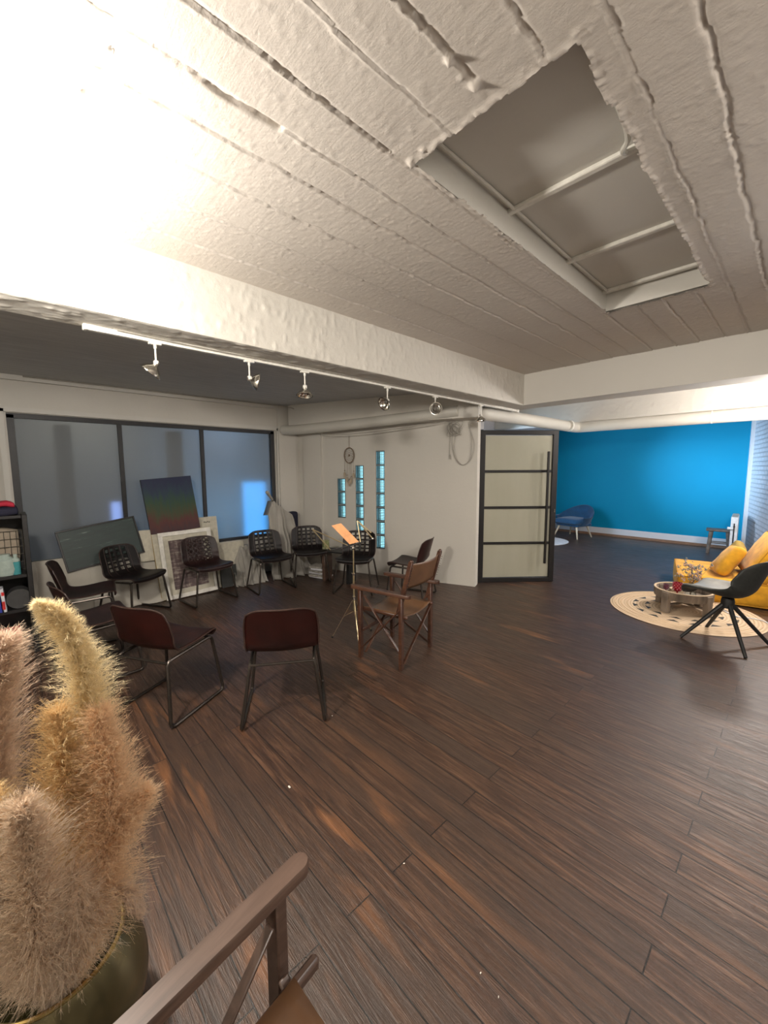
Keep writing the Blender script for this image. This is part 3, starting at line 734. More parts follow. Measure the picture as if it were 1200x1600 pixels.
# ------------------------------------------------------------------ leather shell chair
PROF = [(0.235, 0.405), (0.243, 0.432), (0.225, 0.452), (0.15, 0.450), (0.05, 0.438), (-0.05, 0.435), (-0.13, 0.452), (-0.178, 0.495), (-0.205, 0.56), (-0.228, 0.64), (-0.250, 0.715), (-0.262, 0.765)]
def shell_point(u, v, prof, wid, cambS=0.018, cambB=0.055, roundtop=0.035):
    n = len(prof) - 1; x = v * n; i = min(int(x), n - 1); s_ = x - i
    g = lambda k: Vector((0, prof[max(0, min(n, k))][0], prof[max(0, min(n, k))][1]))
    a, b_, c, d = g(i - 1), g(i), g(i + 1), g(i + 2)
    p = 0.5 * ((2 * b_) + (c - a) * s_ + (2 * a - 5 * b_ + 4 * c - d) * s_ * s_ + (3 * b_ - a - 3 * c + d) * s_ ** 3)
    # width
    m_ = len(wid) - 1; y = v * m_; j = min(int(y), m_ - 1); w = wid[j] * (1 - (y - j)) + wid[j + 1] * (y - j)
    bk = max(0.0, min(1.0, (v - 0.48) / 0.25))
    p.x = u * w
    p.z += (1 - bk) * cambS * u * u
    p.y += bk * cambB * u * u
    if v > 0.8: p.z -= roundtop * ((v - 0.8) / 0.2) ** 2 * abs(u) ** 5
    return p
WID = [0.190, 0.212, 0.222, 0.225, 0.224, 0.220, 0.222, 0.228, 0.228, 0.226, 0.216, 0.202]
def lattice(kind, u, v):
    """True where the leather is cut away"""
    if kind == 'squares':
        if abs(u) > 0.62 or v < 0.62 or v > 0.95: return False
        a = ((u + 0.62) / 1.24) * 4; c = ((v - 0.62) / 0.33) * 5
        return 0.16 < a % 1 < 0.80 and 0.22 < c % 1 < 0.82
    if kind == 'diamonds':
        if abs(u) > 0.70 or v < 0.58 or v > 0.95: return False
        a = ((u + 0.70) / 1.40) * 5; c = ((v - 0.58) / 0.37) * 5
        p, q = a + c, a - c
        return 0.24 < p % 1 < 0.80 and 0.24 < q % 1 < 0.80
    return False
def make_chair(kind, mat_, label, back_mat=None):
    t_ = thing('leather_chair', label, 'chair', (0, 0, 0), 0, 'brown leather shell chairs set in a circle')
    NU, NV = (64, 84) if kind else (20, 40)
    P = [[shell_point(-1 + 2 * j / NU, i / NV, PROF, WID) for j in range(NU + 1)] for i in range(NV + 1)]
    b = MB(); o = 0
    for row in P:
        for p in row: b.v.append(p)
    B = NU + 1
    for i in range(NV):
        for j in range(NU):
            if kind and lattice(kind, -1 + 2 * (j + 0.5) / NU, (i + 0.5) / NV): continue
            b.face(i * B + j, i * B + j + 1, (i + 1) * B + j + 1, (i + 1) * B + j)
    sh = b.build('shell', mat_ if not back_mat else [back_mat, mat_], t_)
    md = sh.modifiers.new('thickness', 'SOLIDIFY'); md.thickness = 0.007; md.offset = 0
    if back_mat: md.offset = -1; md.material_offset = 1; md.material_offset_rim = 0
    # bound edge
    rim = [P[i][0] for i in range(0, NV + 1, max(1, NV // 24))] + [P[NV][j] for j in range(0, NU + 1, max(1, NU // 14))] + [P[i][NU] for i in range(NV, -1, -max(1, NV // 24))] + [P[0][j] for j in range(NU, -1, -max(1, NU // 14))]
    cl = []
    for p in rim:
        if not cl or (p - cl[-1]).length > 0.004: cl.append(p)
    b = MB(); b.tube(cl, 0.0055, 6, True); b.build('edge_binding', 'leather_edge', t_)
    b = MB()
    for u in (-0.66, -0.30, 0.30, 0.66):
        b.tube([shell_point(u, 0.50 + 0.48 * k / 14, PROF, WID) + Vector((0, 0.005, 0.001)) for k in range(15)], 0.0028, 5)
    b.build('seam', 'leather_edge', t_)
    for sx in (-1, 1):
        b = MB(); pts = [(sx * 0.195, -0.175, 0.405), (sx * 0.255, -0.235, 0.011), (sx * 0.255, 0.245, 0.011), (sx * 0.205, 0.205, 0.422)]
        b.tube(fillet(pts, 0.035, 5, True), 0.0115, 8, True); b.build('leg_frame', 'chair_steel', t_)
    b = MB(); b.tube([(-0.200, -0.178, 0.395), (0.200, -0.178, 0.395)], 0.009, 8); b.build('crossbar', 'chair_steel', t_)
    b = MB(); b.tube([(-0.207, 0.19, 0.420), (0.207, 0.19, 0.420)], 0.008, 8); b.build('crossbar', 'chair_steel', t_)
    return t_
def put(o, x, y, dx, dy): o.location = (x, y, 0); o.rotation_euler = (0, 0, face_angle(dx, dy)); return o
plain = make_chair(None, 'brown_leather', 'dark leather chair with red-brown back turned to the camera, steel crossbar below', 'red_leather')
put(plain, -2.33, 1.27, -0.84, 0.54)
copy_tree(plain, (-2.93, 0.70, 0), face_angle(-0.50, 0.87), 'dark leather chair seen from behind at an angle, beside the pampas grass')
copy_tree(plain, (-3.80, 0.42, 0), face_angle(-0.10, 1.0), 'dark leather chair half hidden behind the tall cream pampas plume')
copy_tree(plain, (-4.68, 0.46, 0), face_angle(0.14, 1.0), 'dark leather chair seen side on, at the far left next to the black shelf')
copy_tree(plain, (-3.33, 3.62, 0), face_angle(-0.93, -0.37), 'dark leather chair against the white wall behind the directors chair')
sq = make_chair('squares', 'black_leather', 'black leather chair with square cut-outs in front of the dark teal painting')
put(sq, -5.08, 0.94, 0.86, 0.50)
copy_tree(sq, (-4.93, 2.52, 0), face_angle(0.97, -0.10), 'leather chair with square cut-outs below the glowing blue window patch')
copy_tree(sq, (-4.89, 3.11, 0), face_angle(0.80, -0.35), 'leather chair with square cut-outs in front of the draped grey sheet')
copy_tree(sq, (-4.04, 3.30, 0), face_angle(0.60, -0.80), 'leather chair with square cut-outs directly behind the music stand')
dm = make_chair('diamonds', 'brown_leather', 'leather chair with a diamond lattice back in front of the leaning pictures')
put(dm, -5.03, 1.72, 0.97, 0.10)

# ------------------------------------------------------------------ directors chair
def directors(label, loc, rz, wood, leather, W=0.50, D=0.44, inset=0.035, pw=0.042):
    t_ = thing('directors_chair', label, 'chair', loc, rz)
    hw = W / 2
    for sx in (-1, 1):
        x = sx * hw
        b = MB(); b.bar((x, D / 2 - 0.005, 0), (x, D / 2 - 0.005, 0.60), 0.030, pw); b.build('front_post', wood, t_)
        b = MB(); b.bar((x, -D / 2 + 0.03, 0), (x, -D / 2 + 0.03, 0.60), 0.030, 0.042); b.build('rear_post', wood, t_)
        b = MB(); n = 10
        # flat arm with rounded ends
        pts = []; L0, L1, hwid = -D / 2 - 0.03, D / 2 + 0.062, 0.027
        for k in range(n + 1): a = math.pi * k / n; pts.append((x + hwid * math.cos(a), L1 + hwid * math.sin(a)))
        for k in range(n + 1): a = math.pi + math.pi * k / n; pts.append((x + hwid * math.cos(a), L0 + hwid * math.sin(a)))
        o = len(b.v); N = len(pts)
        lay = [(0.600, 1.0), (0.622, 1.0), (0.627, 0.86)]
        cx = x
        for z, sc in lay:
            for p in pts: b.v.append(Vector((cx + (p[0] - cx) * sc, p[1], z)))
        for q in range(2):
            for k in range(N): b.face(o + q * N + k, o + q * N + (k + 1) % N, o + (q + 1) * N + (k + 1) % N, o + (q + 1) * N + k)
        b.face(*[o + k for k in reversed(range(N))]); b.face(*[o + 2 * N + k for k in range(N)])
        b.build('armrest', wood, t_)
        # back upright, tilted
        b = MB(); b.bar((x * 0.97, -D / 2 + 0.06, 0.46), (x * 1.0, -D / 2 - 0.06, 0.895), 0.028, 0.036, (0, 1, 0)); b.blob((x, -D / 2 - 0.062, 0.895), 0.017, 6); b.build('back_upright', wood, t_)
        # side cross
        for (ya, za, yb, zb) in ((-D / 2 + 0.03, 0.10, D / 2 - 0.03, 0.55), (D / 2 - 0.03, 0.10, -D / 2 + 0.03, 0.50)):
            off = 0.014 if ya < 0 else -0.014
            b = MB(); b.bar((x + off, ya, za), (x + off, yb, zb), 0.010, 0.026, (1, 0, 0)); b.build('side_brace', wood, t_)
        b = MB(); b.bar((sx * (hw - inset), -D / 2 - 0.01, 0.425), (sx * (hw - inset), D / 2 + 0.055, 0.425), 0.026, 0.030, bev=0.008); b.build('seat_rail', wood, t_)
    for y in (D / 2 - 0.03, -D / 2 + 0.03):
        for sg in (-1, 1):
            oy = y + 0.016 * sg
            b = MB(); b.bar((sg * (hw - 0.01), oy, 0.05), (-sg * (hw - 0.03), oy, 0.41), 0.012, 0.026, (0, 1, 0)); b.build('cross_leg', wood, t_)
    b = MB(); b.bar((-hw, D / 2 - 0.03, 0.25), (hw, D / 2 - 0.03, 0.25), 0.012, 0.03); b.build('stretcher', wood, t_)
    # leather seat and back
    P = []
    for i in range(13):
        row = []
        for j in range(13):
            u = -1 + 2 * j / 12; y = -D / 2 + 0.01 + (D - 0.02) * i / 12; row.append((u * (hw - inset + 0.005), y, 0.443 - 0.032 * (1 - u * u)))
        P.append(row)
    b = MB(); b.grid(P); s_ = b.build('seat', leather, t_); md = s_.modifiers.new('t', 'SOLIDIFY'); md.thickness = 0.004
    P = []
    for i in range(9):
        row = []
        for j in range(13):
            u = -1 + 2 * j / 12; z = 0.665 + 0.20 * i / 8 + 0.012 * (u * u) * (1 if i > 4 else 0); y = -D / 2 - 0.005 - (z - 0.66) * 0.27; row.append((u * hw * 1.05, y - 0.045 * (1 - u * u) + 0.014, z))
        P.append(row)
    b = MB(); b.grid(P); s_ = b.build('back_rest', leather, t_); md = s_.modifiers.new('t', 'SOLIDIFY'); md.thickness = 0.004
    for sx in (-1, 1):
        b = MB()
        for k in range(9): b.blob((sx * hw * 1.02 , -D / 2 - 0.03 - k * 0.006, 0.68 + k * 0.021), 0.004, 4)
        b.build('stud_row', 'dark_steel', t_)
    return t_
directors('tan leather directors chair with crossed wooden legs beside the music stand', (-2.37, 2.39, 0), face_angle(-0.97, -0.22), 'rosewood', 'tan_leather')
directors('wooden directors chair in the foreground, only one armrest and seat corner in view', (-0.485, 0.195, 0), face_angle(-0.14, 1.0), 'dark_rosewood', 'tan_leather', 0.56, 0.48, 0.075, 0.05)

# ------------------------------------------------------------------ music stand
ms = thing('music_stand', 'folding gilt metal music stand on a tripod in front of the chairs', 'music stand', (-2.86, 2.30, 0))
b = MB(); b.tube([(0, 0, 0.28), (0, 0, 0.62)], 0.009, 10); b.tube([(0, 0, 0.60), (0, 0, 0.875)], 0.0065, 10); b.build('pole', 'gilt_stand', ms)
b = MB(); b.lathe([(0.001, 0.0), (0.016, 0), (0.016, 0.03), (0.001, 0.03)], (0, 0, 0.38), 12); b.lathe([(0.001, 0.0), (0.013, 0), (0.013, 0.02), (0.001, 0.02)], (0, 0, 0.615), 12); b.tube([(0, 0, 0.625), (-0.03, 0.0, 0.63)], 0.005, 6); b.tube([(0, 0, 0.56), (-0.028, 0.0, 0.55)], 0.005, 6); b.build('collar', 'chrome', ms)
for (fx, fy) in ((-0.15, -0.15), (0.19, -0.10), (-0.02, 0.23)):
    b = MB(); b.bar((0, 0, 0.40), (fx, fy, 0.012), 0.010, 0.004, bev=0.001); b.build('leg', 'gilt_stand', ms)
    b = MB(); b.bar((0, 0, 0.27), (fx * 0.48, fy * 0.48, 0.215), 0.007, 0.003, bev=0.001); b.build('strut', 'gilt_stand', ms)
    b = MB(); b.blob((fx, fy, 0.011), 0.010, 6); b.build('rubber_foot', 'black_metal', ms)
# desk: lower tray bar and two folded wings (points relative to the base)
TL, TR = Vector((-0.14, -0.16, 0.86)), Vector((0.05, 0.20, 0.945)); UL, UR = Vector((-0.22, -0.30, 1.06)), Vector((-0.06, 0.10, 1.12))
b = MB(); b.tube([TL, TL * 0.5 + TR * 0.5 + Vector((0, 0, -0.01)), TR], 0.0055, 8); b.build('tray', 'black_metal', ms)
b = MB()
for a, c in ((TL, UL), (TR, UR), (TL * 0.6 + TR * 0.4, UL), (TR * 0.7 + TL * 0.3, UR), (UL, UL * 0.5 + TL * 0.5 + Vector((0.03, 0.05, 0.03))), (UR, TR + Vector((0, -0.02, 0.06)))): b.bar(a, c, 0.010, 0.003, (1, -1, 0), bev=0.001)
b.build('wing', 'gilt_stand', ms)
b = MB(); b.blob((0.0, 0.0, 0.875), 0.016, 6); b.blob(TR, 0.012, 6); b.build('wing_screw', 'chrome', ms)
A_ = TL * 0.55 + TR * 0.45 + Vector((0.012, -0.012, 0.008)); B_ = TL * 0.33 + TR * 0.67 + Vector((0.012, -0.012, 0.008))
upd = Vector((-0.13, -0.11, 0.175))
b = MB(); o = 0
nrm = (B_ - A_).cross(upd).normalized() * 0.003
for k in (0, 1):
    for p in (A_, B_, B_ + upd, A_ + upd): b.v.append(p + Vector((-2.86, 2.30, 0)) + nrm * k)
for q in ((0, 1, 2, 3), (7, 6, 5, 4), (0, 4, 5, 1), (1, 5, 6, 2), (2, 6, 7, 3), (3, 7, 4, 0)): b.face(*q)
nb = b.build('notebook', 'orange_paper', None, False); tag(nb, 'orange paper booklet resting on the music stand', 'booklet')
b = MB()
for k in range(7):
    c0 = A_ + (B_ - A_) * (0.28 + 0.07 * k) + upd * 0.72 - nrm * 0.25 + Vector((-2.86, 2.30, 0)); b.bar(c0, c0 + (B_ - A_) * 0.045, 0.001, 0.012, upd, bev=0)
b.build('title', 'weathered_wood', nb, False)

# ------------------------------------------------------------------ leaning pictures (window side)
def lean(name, label, cat, corners_bottom, w, h, tilt, roll, thick, builder):
    """plane facing +x, bottom-left corner at given point, leaning back by tilt, rotated in its plane by roll"""
    t_ = thing(name, label, cat, corners_bottom); t_.rotation_euler = (0, 0, 0)
    Rm = Matrix.Rotation(-tilt, 3, 'Y') @ Matrix.Rotation(roll, 3, 'X')
    t_.rotation_mode = 'XYZ'; t_.rotation_euler = Rm.to_euler('XYZ')
    builder(t_, w, h, thick); return t_
def framed(framemat, picmat, fw_, matw=0.0, matmat='cream_card'):
    def f(t_, w, h, th):
        b = MB()
        b.box((0, w / 2, fw_ / 2), (th, w, fw_), None, 0.002); b.box((0, w / 2, h - fw_ / 2), (th, w, fw_), None, 0.002)
        b.box((0, fw_ / 2, h / 2), (th, fw_, h - 2 * fw_), None, 0.002); b.box((0, w - fw_ / 2, h / 2), (th, fw_, h - 2 * fw_), None, 0.002)
        b.build('frame', framemat, t_)
        if matw:
            b = MB(); b.box((-0.004, w / 2, h / 2), (0.004, w - 2 * fw_, h - 2 * fw_)); b.build('mount', matmat, t_, False)
        b = MB(); m2 = fw_ + matw; b.box((0.0, w / 2, h / 2), (0.004, w - 2 * m2, h - 2 * m2)); b.build('picture', picmat, t_, False)
    return f
def canvas(picmat, side='dark_board'):
    def f(t_, w, h, th):
        b = MB(); b.box((-th / 2, w / 2, h / 2), (th, w, h), None, 0.002); b.build('stretcher_frame', side, t_)
        b = MB(); b.box((0.001, w / 2, h / 2), (0.002, w - 0.006, h - 0.006)); b.build('painting', picmat, t_, False)
    return f
def flat(matn):
    def f(t_, w, h, th):
        b = MB(); b.box((0, w / 2, h / 2), (th, w, h), None, 0.001); b.build('board', matn, t_)
    return f
lean('framed_print', 'white framed forest print leaning on the floor under the abstract canvas', 'picture', (-5.30, 1.32, 0.005), 0.635, 0.84, R(12), R(1.5), 0.03, framed('white_enamel', 'print_forest', 0.05, 0.06))
lean('stretched_canvas', 'blank canvas with yellow wooden edge behind the white framed forest print', 'canvas', (-5.335, 1.275, 0.005), 0.61, 0.83, R(12), R(2.5), 0.035, canvas('cream_card', 'yellow_wood'))
lean('abstract_painting', 'abstract canvas of blue over green over red bands against the window', 'painting', (-5.505, 1.24, 0.80), 0.59, 0.70, R(9), R(4.5), 0.03, canvas('canvas_blue_green_red'))
lean('teal_painting', 'dark teal painting in a thin black frame, tilted on the white sheet by the window', 'painting', (-5.44, 0.40, 0.50), 0.76, 0.46, R(12), R(9), 0.025, framed('black_metal', 'canvas_teal', 0.018))
lean('paper_roll', 'pale upright board between the teal painting and the abstract canvas', 'board', (-5.48, 1.10, 0.50), 0.20, 0.38, R(7), R(-1), 0.01, flat('cream_card'))
cb = lean('cream_board', 'cream card behind the right edge of the abstract canvas with small writing', 'card', (-5.52, 1.68, 0.005), 0.42, 0.97, R(9), R(0), 0.01, flat('cream_card'))
b = MB()
for k in range(4): b.box((0.006, 0.25 + 0.022 * k, 0.90 - 0.004 * (k % 2)), (0.002, 0.014, 0.016))
b.build('writing', 'dark_board', cb, False)
lean('grey_board', 'dark grey board leaning below the lattice back chair beside the dust sheet', 'board', (-5.36, 2.02, 0.005), 0.22, 0.30, R(10), R(0), 0.012, flat('dark_board'))
lean('low_board', 'white board leaning under the window right of the framed print', 'board', (-5.42, 1.96, 0.005), 0.46, 0.60, R(12), R(0), 0.012, flat('cream_card'))

# sheets
def sheet(name, label, cols, mat_, folds=0.02, fr=38, seed=0, pool=0.08):
    """cols: list of (x_top,y_top,z_top, x_bot,y_bot) along the length; cloth hangs from the top line to the floor"""
    P = []; n = len(cols) - 1; NU = 90; NV = 26
    for i in range(NU + 1):
        x = i / NU * n; k = min(int(x), n - 1); s_ = x - k; s2 = s_ * s_ * (3 - 2 * s_)
        c = [cols[k][q] * (1 - s2) + cols[k + 1][q] * s2 for q in range(5)]
        row = []
        back = Vector((c[0] - 0.16, c[1], c[2] - 0.02))
        row.append(back)
        for j in range(NV + 1):
            v = j / NV; xx = c[0] * (1 - v) + c[3] * v; yy = c[1] * (1 - v) + c[4] * v; z = c[2] * (1 - v)
            bulge = math.sin(math.pi * min(1, v * 1.1)) * 0.02
            f = math.sin(i / NU * fr + 2.2 * noise.noise(Vector((i * 0.06 + seed, v * 1.5, 0)))) * folds * min(1, v * 2.0) + noise.noise(Vector((i * 0.16 + seed, v * 5, 3))) * folds * 0.9
            xx += f + bulge + (pool * max(0, v - 0.86) / 0.14 * (0.6 + 0.5 * math.sin(i * 0.4)))
            row.append(Vector((xx, yy + f * 0.3, max(0.006, z + (0.008 if v > 0.95 else 0) + noise.noise(Vector((i * 0.1 + seed, v * 4, 8))) * 0.012))))
        P.append(row)
    b = MB(); b.grid(P); o = b.build(name, mat_); md = o.modifiers.new('t', 'SOLIDIFY'); md.thickness = 0.004
    return tag(o, label, 'sheet')
sheet('white_sheet', 'white sheet hung below the window behind the teal painting and chairs', [(-5.48, -0.30, 0.62, -5.36, -0.3), (-5.50, 0.15, 0.655, -5.38, 0.15), (-5.50, 0.60, 0.66, -5.38, 0.60), (-5.56, 0.95, 0.56, -5.36, 0.95), (-5.56, 1.3, 0.52, -5.34, 1.28)], 'white_sheet', 0.012, 14, 1, 0.03)
sheet('low_dust_sheet', 'low grey dust sheet rumpled over objects under the blue lit window pane', [(-5.50, 2.22, 0.30, -5.32, 2.18), (-5.52, 2.36, 0.52, -5.27, 2.28), (-5.54, 2.52, 0.52, -5.25, 2.48), (-5.54, 2.64, 0.48, -5.27, 2.62)], 'dust_sheet', 0.030, 40, 5, 0.04)
sheet('tall_dust_sheet', 'tall grey dust sheet draped over a stand right of the window', [(-5.38, 2.74, 0.95, -5.26, 2.70), (-5.38, 2.82, 1.16, -5.24, 2.80), (-5.40, 2.98, 1.04, -5.20, 2.98), (-5.42, 3.16, 0.92, -5.20, 3.18), (-5.46, 3.28, 0.50, -5.22, 3.30), (-5.50, 3.38, 0.26, -5.26, 3.40)], 'dust_sheet', 0.035, 60, 9, 0.04)
st = thing('studio_stand', 'grey stand arm poking out above the tall dust sheet', 'stand', (-5.52, 2.9, 0))
b = MB(); b.tube([(0.0, 0.0, 0.0), (0, 0, 1.0)], 0.015, 8); b.tube([(0.0, 0.0, 1.0), (0.14, -0.08, 1.16)], 0.014, 8); b.build('pole', 'wire_grey', st)
b = MB(); b.tube([(0.15, -0.09, 1.17), (0.22, -0.20, 1.28)], [0.016, 0.024], 12); b.blob((0.22, -0.205, 1.285), 0.024, 8); b.build('arm_end', 'cable_grey', st)
b = MB(); b.puff((-5.64, 3.25, 0.47), (0.12, 0.26, 0.94), 0.055, 0, None, 12, 0.02)
tag(b.build('black_bag', 'navy_cloth'), 'dark bag standing behind the tall dust sheet in the corner', 'bag')
# magazines on the sheet
for k in range(6):
    b = MB(); b.box((-4.93 + 0.02 * math.sin(k * 2.1), 3.32 + 0.015 * math.cos(k * 3), 0.018 + 0.030 * k), (0.28 - 0.012 * k, 0.22, 0.026), rotz3(0.3 + 0.17 * math.sin(k * 1.7)), 0.003)
    tag(b.build('magazine', 'magazine' if k % 2 else 'package_white'), 'magazine in the low stack under the chair before the dust sheet', 'magazine', 'magazines stacked under the chair')

# small dark side table behind the music stand, jar on top
stb = thing('side_table', 'low dark side table behind the music stand between two chairs', 'table', (-4.55, 3.38, 0), 0.38)
b = MB(); b.box((0, 0, 0.445), (0.52, 0.26, 0.022), None, 0.005); b.build('table_top', 'black_wood', stb)
for x in (-0.19, 0.21):
    b = MB(); b.box((x, 0, 0.217), (0.05, 0.20, 0.434), None, 0.004); b.build('leg', 'dark_rosewood' if x < 0 else 'black_wood', stb)
b = MB(); b.lathe([(0.001, 0), (0.045, 0), (0.055, 0.02), (0.052, 0.10), (0.056, 0.13), (0.052, 0.13), (0.047, 0.10), (0.048, 0.03), (0.001, 0.02)], (-4.74, 3.30, 0.457), 20)
tag(b.build('glass_jar', 'green_glass'), 'small greenish glass jar on the low dark side table', 'jar')

# ------------------------------------------------------------------ dreamcatcher
dc = thing('dreamcatcher', 'twig dreamcatcher with feathers hanging on the white wall above the short glass block strip', 'dreamcatcher', gp(1.935, 0.045, 1.82), gw.rotation_euler.z)
ring = [(0.085 * math.cos(2 * math.pi * i / 32), 0, 0.115 * math.sin(2 * math.pi * i / 32)) for i in range(32)]
b = MB(); b.tube(ring, 0.0065, 6, True)
for i in range(0, 32): b.blob(ring[i], 0.0085 if i % 3 == 0 else 0.007, 4)
b.build('hoop', 'twig', dc)
b = MB()
for rr, off in ((1.0, 0), (0.72, 0.5), (0.45, 0), (0.22, 0.5)):
    N_ = 12
    for i in range(N_):
        a0 = 2 * math.pi * (i + off) / N_; a1 = 2 * math.pi * (i + 0.5 + off) / N_; a2 = 2 * math.pi * (i + 1 + off) / N_; r2 = rr * 0.75
        b.tube([(0.085 * rr * math.cos(a0), 0, 0.115 * rr * math.sin(a0)), (0.085 * r2 * math.cos(a1), 0, 0.115 * r2 * math.sin(a1)), (0.085 * rr * math.cos(a2), 0, 0.115 * rr * math.sin(a2))], 0.0016, 4)
b.blob((0, 0, 0), 0.014, 6); b.build('web', 'twig', dc)
b = MB(); b.tube([(0, 0, 0.115), (0, 0, 0.29)], 0.003, 5); b.build('hanging_cord', 'twig', dc)
for (x, ln) in ((-0.07, 0.34), (-0.03, 0.42), (0.0, 0.46), (0.035, 0.40), (0.075, 0.33)):
    zt_ = -0.10 * math.sqrt(max(0, 1 - (x / 0.09) ** 2)); zb_ = -ln
    b = MB(); b.tube([(x, 0, zt_), (x * 1.1, 0.004, zb_ + 0.07)], 0.0022, 4); b.blob((x * 1.1, 0, zb_ + 0.10), 0.008, 5); b.build('string', 'twig', dc)
    b = MB(); P = []
    for i in range(7):
        v = i / 6; w_ = 0.018 * math.sin(math.pi * (0.12 + 0.88 * v) ** 0.8) + 0.002; P.append([(x * 1.1 - w_, 0.006, zb_ + 0.075 - 0.09 * v), (x * 1.1, 0.0, zb_ + 0.075 - 0.09 * v), (x * 1.1 + w_, 0.006, zb_ + 0.075 - 0.09 * v)])
    b.grid(P); b.build('feather', 'feather', dc)

# ------------------------------------------------------------------ blue armchair in the far room
ac = thing('blue_armchair', 'blue velvet armchair on pale wooden legs against the blue wall', 'armchair', (-3.73, 9.70, 0), face_angle(-0.22, -0.97))
b = MB(); P = []
NA = 36
for i in range(NA + 1):
    a = R(-118 + 236 * i / NA)    # 0 at the back
    back = max(0.0, math.cos(a)); hgt = 0.50 + 0.24 * back ** 1.3
    rx, ry = 0.36, 0.33
    row = []
    prof_ = [(0.72, 0.30), (0.84, 0.36), (0.96, 0.46), (1.02, hgt - 0.02), (1.0, hgt), (0.93, hgt - 0.01), (0.88, hgt - 0.10), (0.80, 0.42), (0.74, 0.36)]
    for (s_, z) in prof_:
        lean_b = 0.10 * back * max(0, (z - 0.4)) / 0.35
        row.append((math.sin(a) * rx * s_, -math.cos(a) * ry * s_ - lean_b * 0.5, z))
    P.append(row)
b.grid(P)
for e in (P[0], P[-1]):
    o = len(b.v)
    for p in e: b.v.append(Vector(p))
    b.face(*[o + k for k in range(len(e))])
b.build('shell', 'blue_velvet', ac)
b = MB(); b.puff((0, 0.04, 0.385), (0.52, 0.54, 0.12), 0.05, 0.02, None, 10); b.build('seat_cushion', 'blue_velvet', ac)
b = MB(); b.puff((0, 0.0, 0.30), (0.50, 0.50, 0.06), 0.03, 0, None, 8); b.build('seat_base', 'blue_velvet', ac)
ac.scale = (1.14, 1.14, 1.0)
for (x, y) in ((-0.22, 0.22), (0.22, 0.22), (-0.20, -0.20), (0.20, -0.20)):
    b = MB(); b.tube([(x * 0.85, y * 0.85, 0.29), (x * 1.22, y * 1.22, 0.0)], [0.022, 0.013], 10); b.build('leg', 'pale_wood', ac)
b = MB(); b.lathe([(0.001, 0.001), (0.60, 0.001), (0.605, 0.006), (0.60, 0.012), (0.001, 0.013)], (-4.05, 8.62, 0), 40)
tag(b.build('white_rug', 'white_rug'), 'round pale rug on the floor in front of the blue armchair', 'rug')

# stool and radiator
so = thing('wooden_stool', 'small weathered wooden stool in front of the radiator by the blue wall', 'stool', (-1.07, 9.72, 0), 0.12)
b = MB(); b.puff((0, 0, 0.44), (0.40, 0.30, 0.035), 0.014, 0.004, None, 8); b.build('seat', 'old_stool_wood', so)
for (x, y) in ((-0.12, -0.09), (0.12, -0.09), (-0.12, 0.09), (0.12, 0.09)):
    b = MB(); b.tube([(x, y, 0.43), (x * 1.3, y * 1.3, 0)], [0.034, 0.028], 8); b.build('leg', 'old_stool_wood', so)
b = MB(); b.bar((-0.13, -0.10, 0.20), (0.13, -0.10, 0.20), 0.018, 0.02); b.build('stretcher', 'old_stool_wood', so)
b = MB(); b.bar((-0.13, 0.10, 0.20), (0.13, 0.10, 0.20), 0.018, 0.02); b.build('stretcher', 'old_stool_wood', so)
ra = thing('radiator', 'white panel radiator seen end on beside the brick wall corner', 'radiator', (-0.84, 9.40, 0), 0.07)
b = MB(); b.box((0.0, 0.35, 0.43), (0.10, 0.70, 0.60), None, 0.008)
b.build('panel', 'white_plastic', ra)
b = MB()
for k in range(8): b.box((0.0, 0.06 + 0.08 * k, 0.738), (0.085, 0.05, 0.010))
b.build('top_grille', 'cable_grey', ra, False)
b = MB(); b.tube([(0.0, 0.0, 0.56), (0.0, -0.05, 0.56)], 0.014, 10); b.tube([(0.0, -0.045, 0.62), (0.0, -0.045, 0.45), (0.0, -0.045, 0.02)], 0.009, 8); b.build('valve', 'black_metal', ra)
b = MB(); b.tube([(-0.01, -0.045, 0.53), (-0.09, -0.045, 0.53)], [0.022, 0.026], 12); b.build('thermostat_knob', 'white_plastic', ra)

# ------------------------------------------------------------------ yellow floor sofa
SF = Vector((-1.02, 5.95, 0)); ru = 0.22
sofa = thing('yellow_daybed', 'low yellow velvet daybed against the brick wall behind the round table', 'daybed', SF, ru)
b = MB(); b.puff((0.60, 0.56, 0.15), (1.20, 1.12, 0.29), 0.05, 0.012, None, 14, 0.006); b.build('mattress', 'yellow_velvet', sofa)
def rect_pipe(b, c, w, d, z, r=0.007, T=None, cc=None):
    T = T or Matrix.Identity(3); cc = cc or Vector((0, 0, 0))
    pts = [(c[0] - w / 2, c[1] - d / 2, z), (c[0] + w / 2, c[1] - d / 2, z), (c[0] + w / 2, c[1] + d / 2, z), (c[0] - w / 2, c[1] + d / 2, z)]
    b.tube([cc + T @ q for q in fillet(pts, 0.05, 5, True)], r, 6, True)
b = MB(); rect_pipe(b, (0.60, 0.56), 1.185, 1.105, 0.283); rect_pipe(b, (0.60, 0.56), 1.185, 1.105, 0.02); b.build('piping', 'yellow_piping', sofa)
def cushion(name, label, c, size, T, mat_, pipe=True, puffz=0.03):
    t_ = thing(name, label, 'cushion', c)
    b = MB(); b.puff((0, 0, 0), size, min(0.05, size[2] * 0.42), puffz, T, 12, 0.012, 3); b.build('cover', mat_, t_)
    if pipe:
        b = MB(); rect_pipe(b, (0, 0), size[0] - 0.02, size[1] - 0.02, size[2] / 2 - 0.02, 0.006, T); rect_pipe(b, (0, 0), size[0] - 0.02, size[1] - 0.02, -size[2] / 2 + 0.02, 0.006, T); b.build('piping', 'yellow_piping', t_)
    return t_
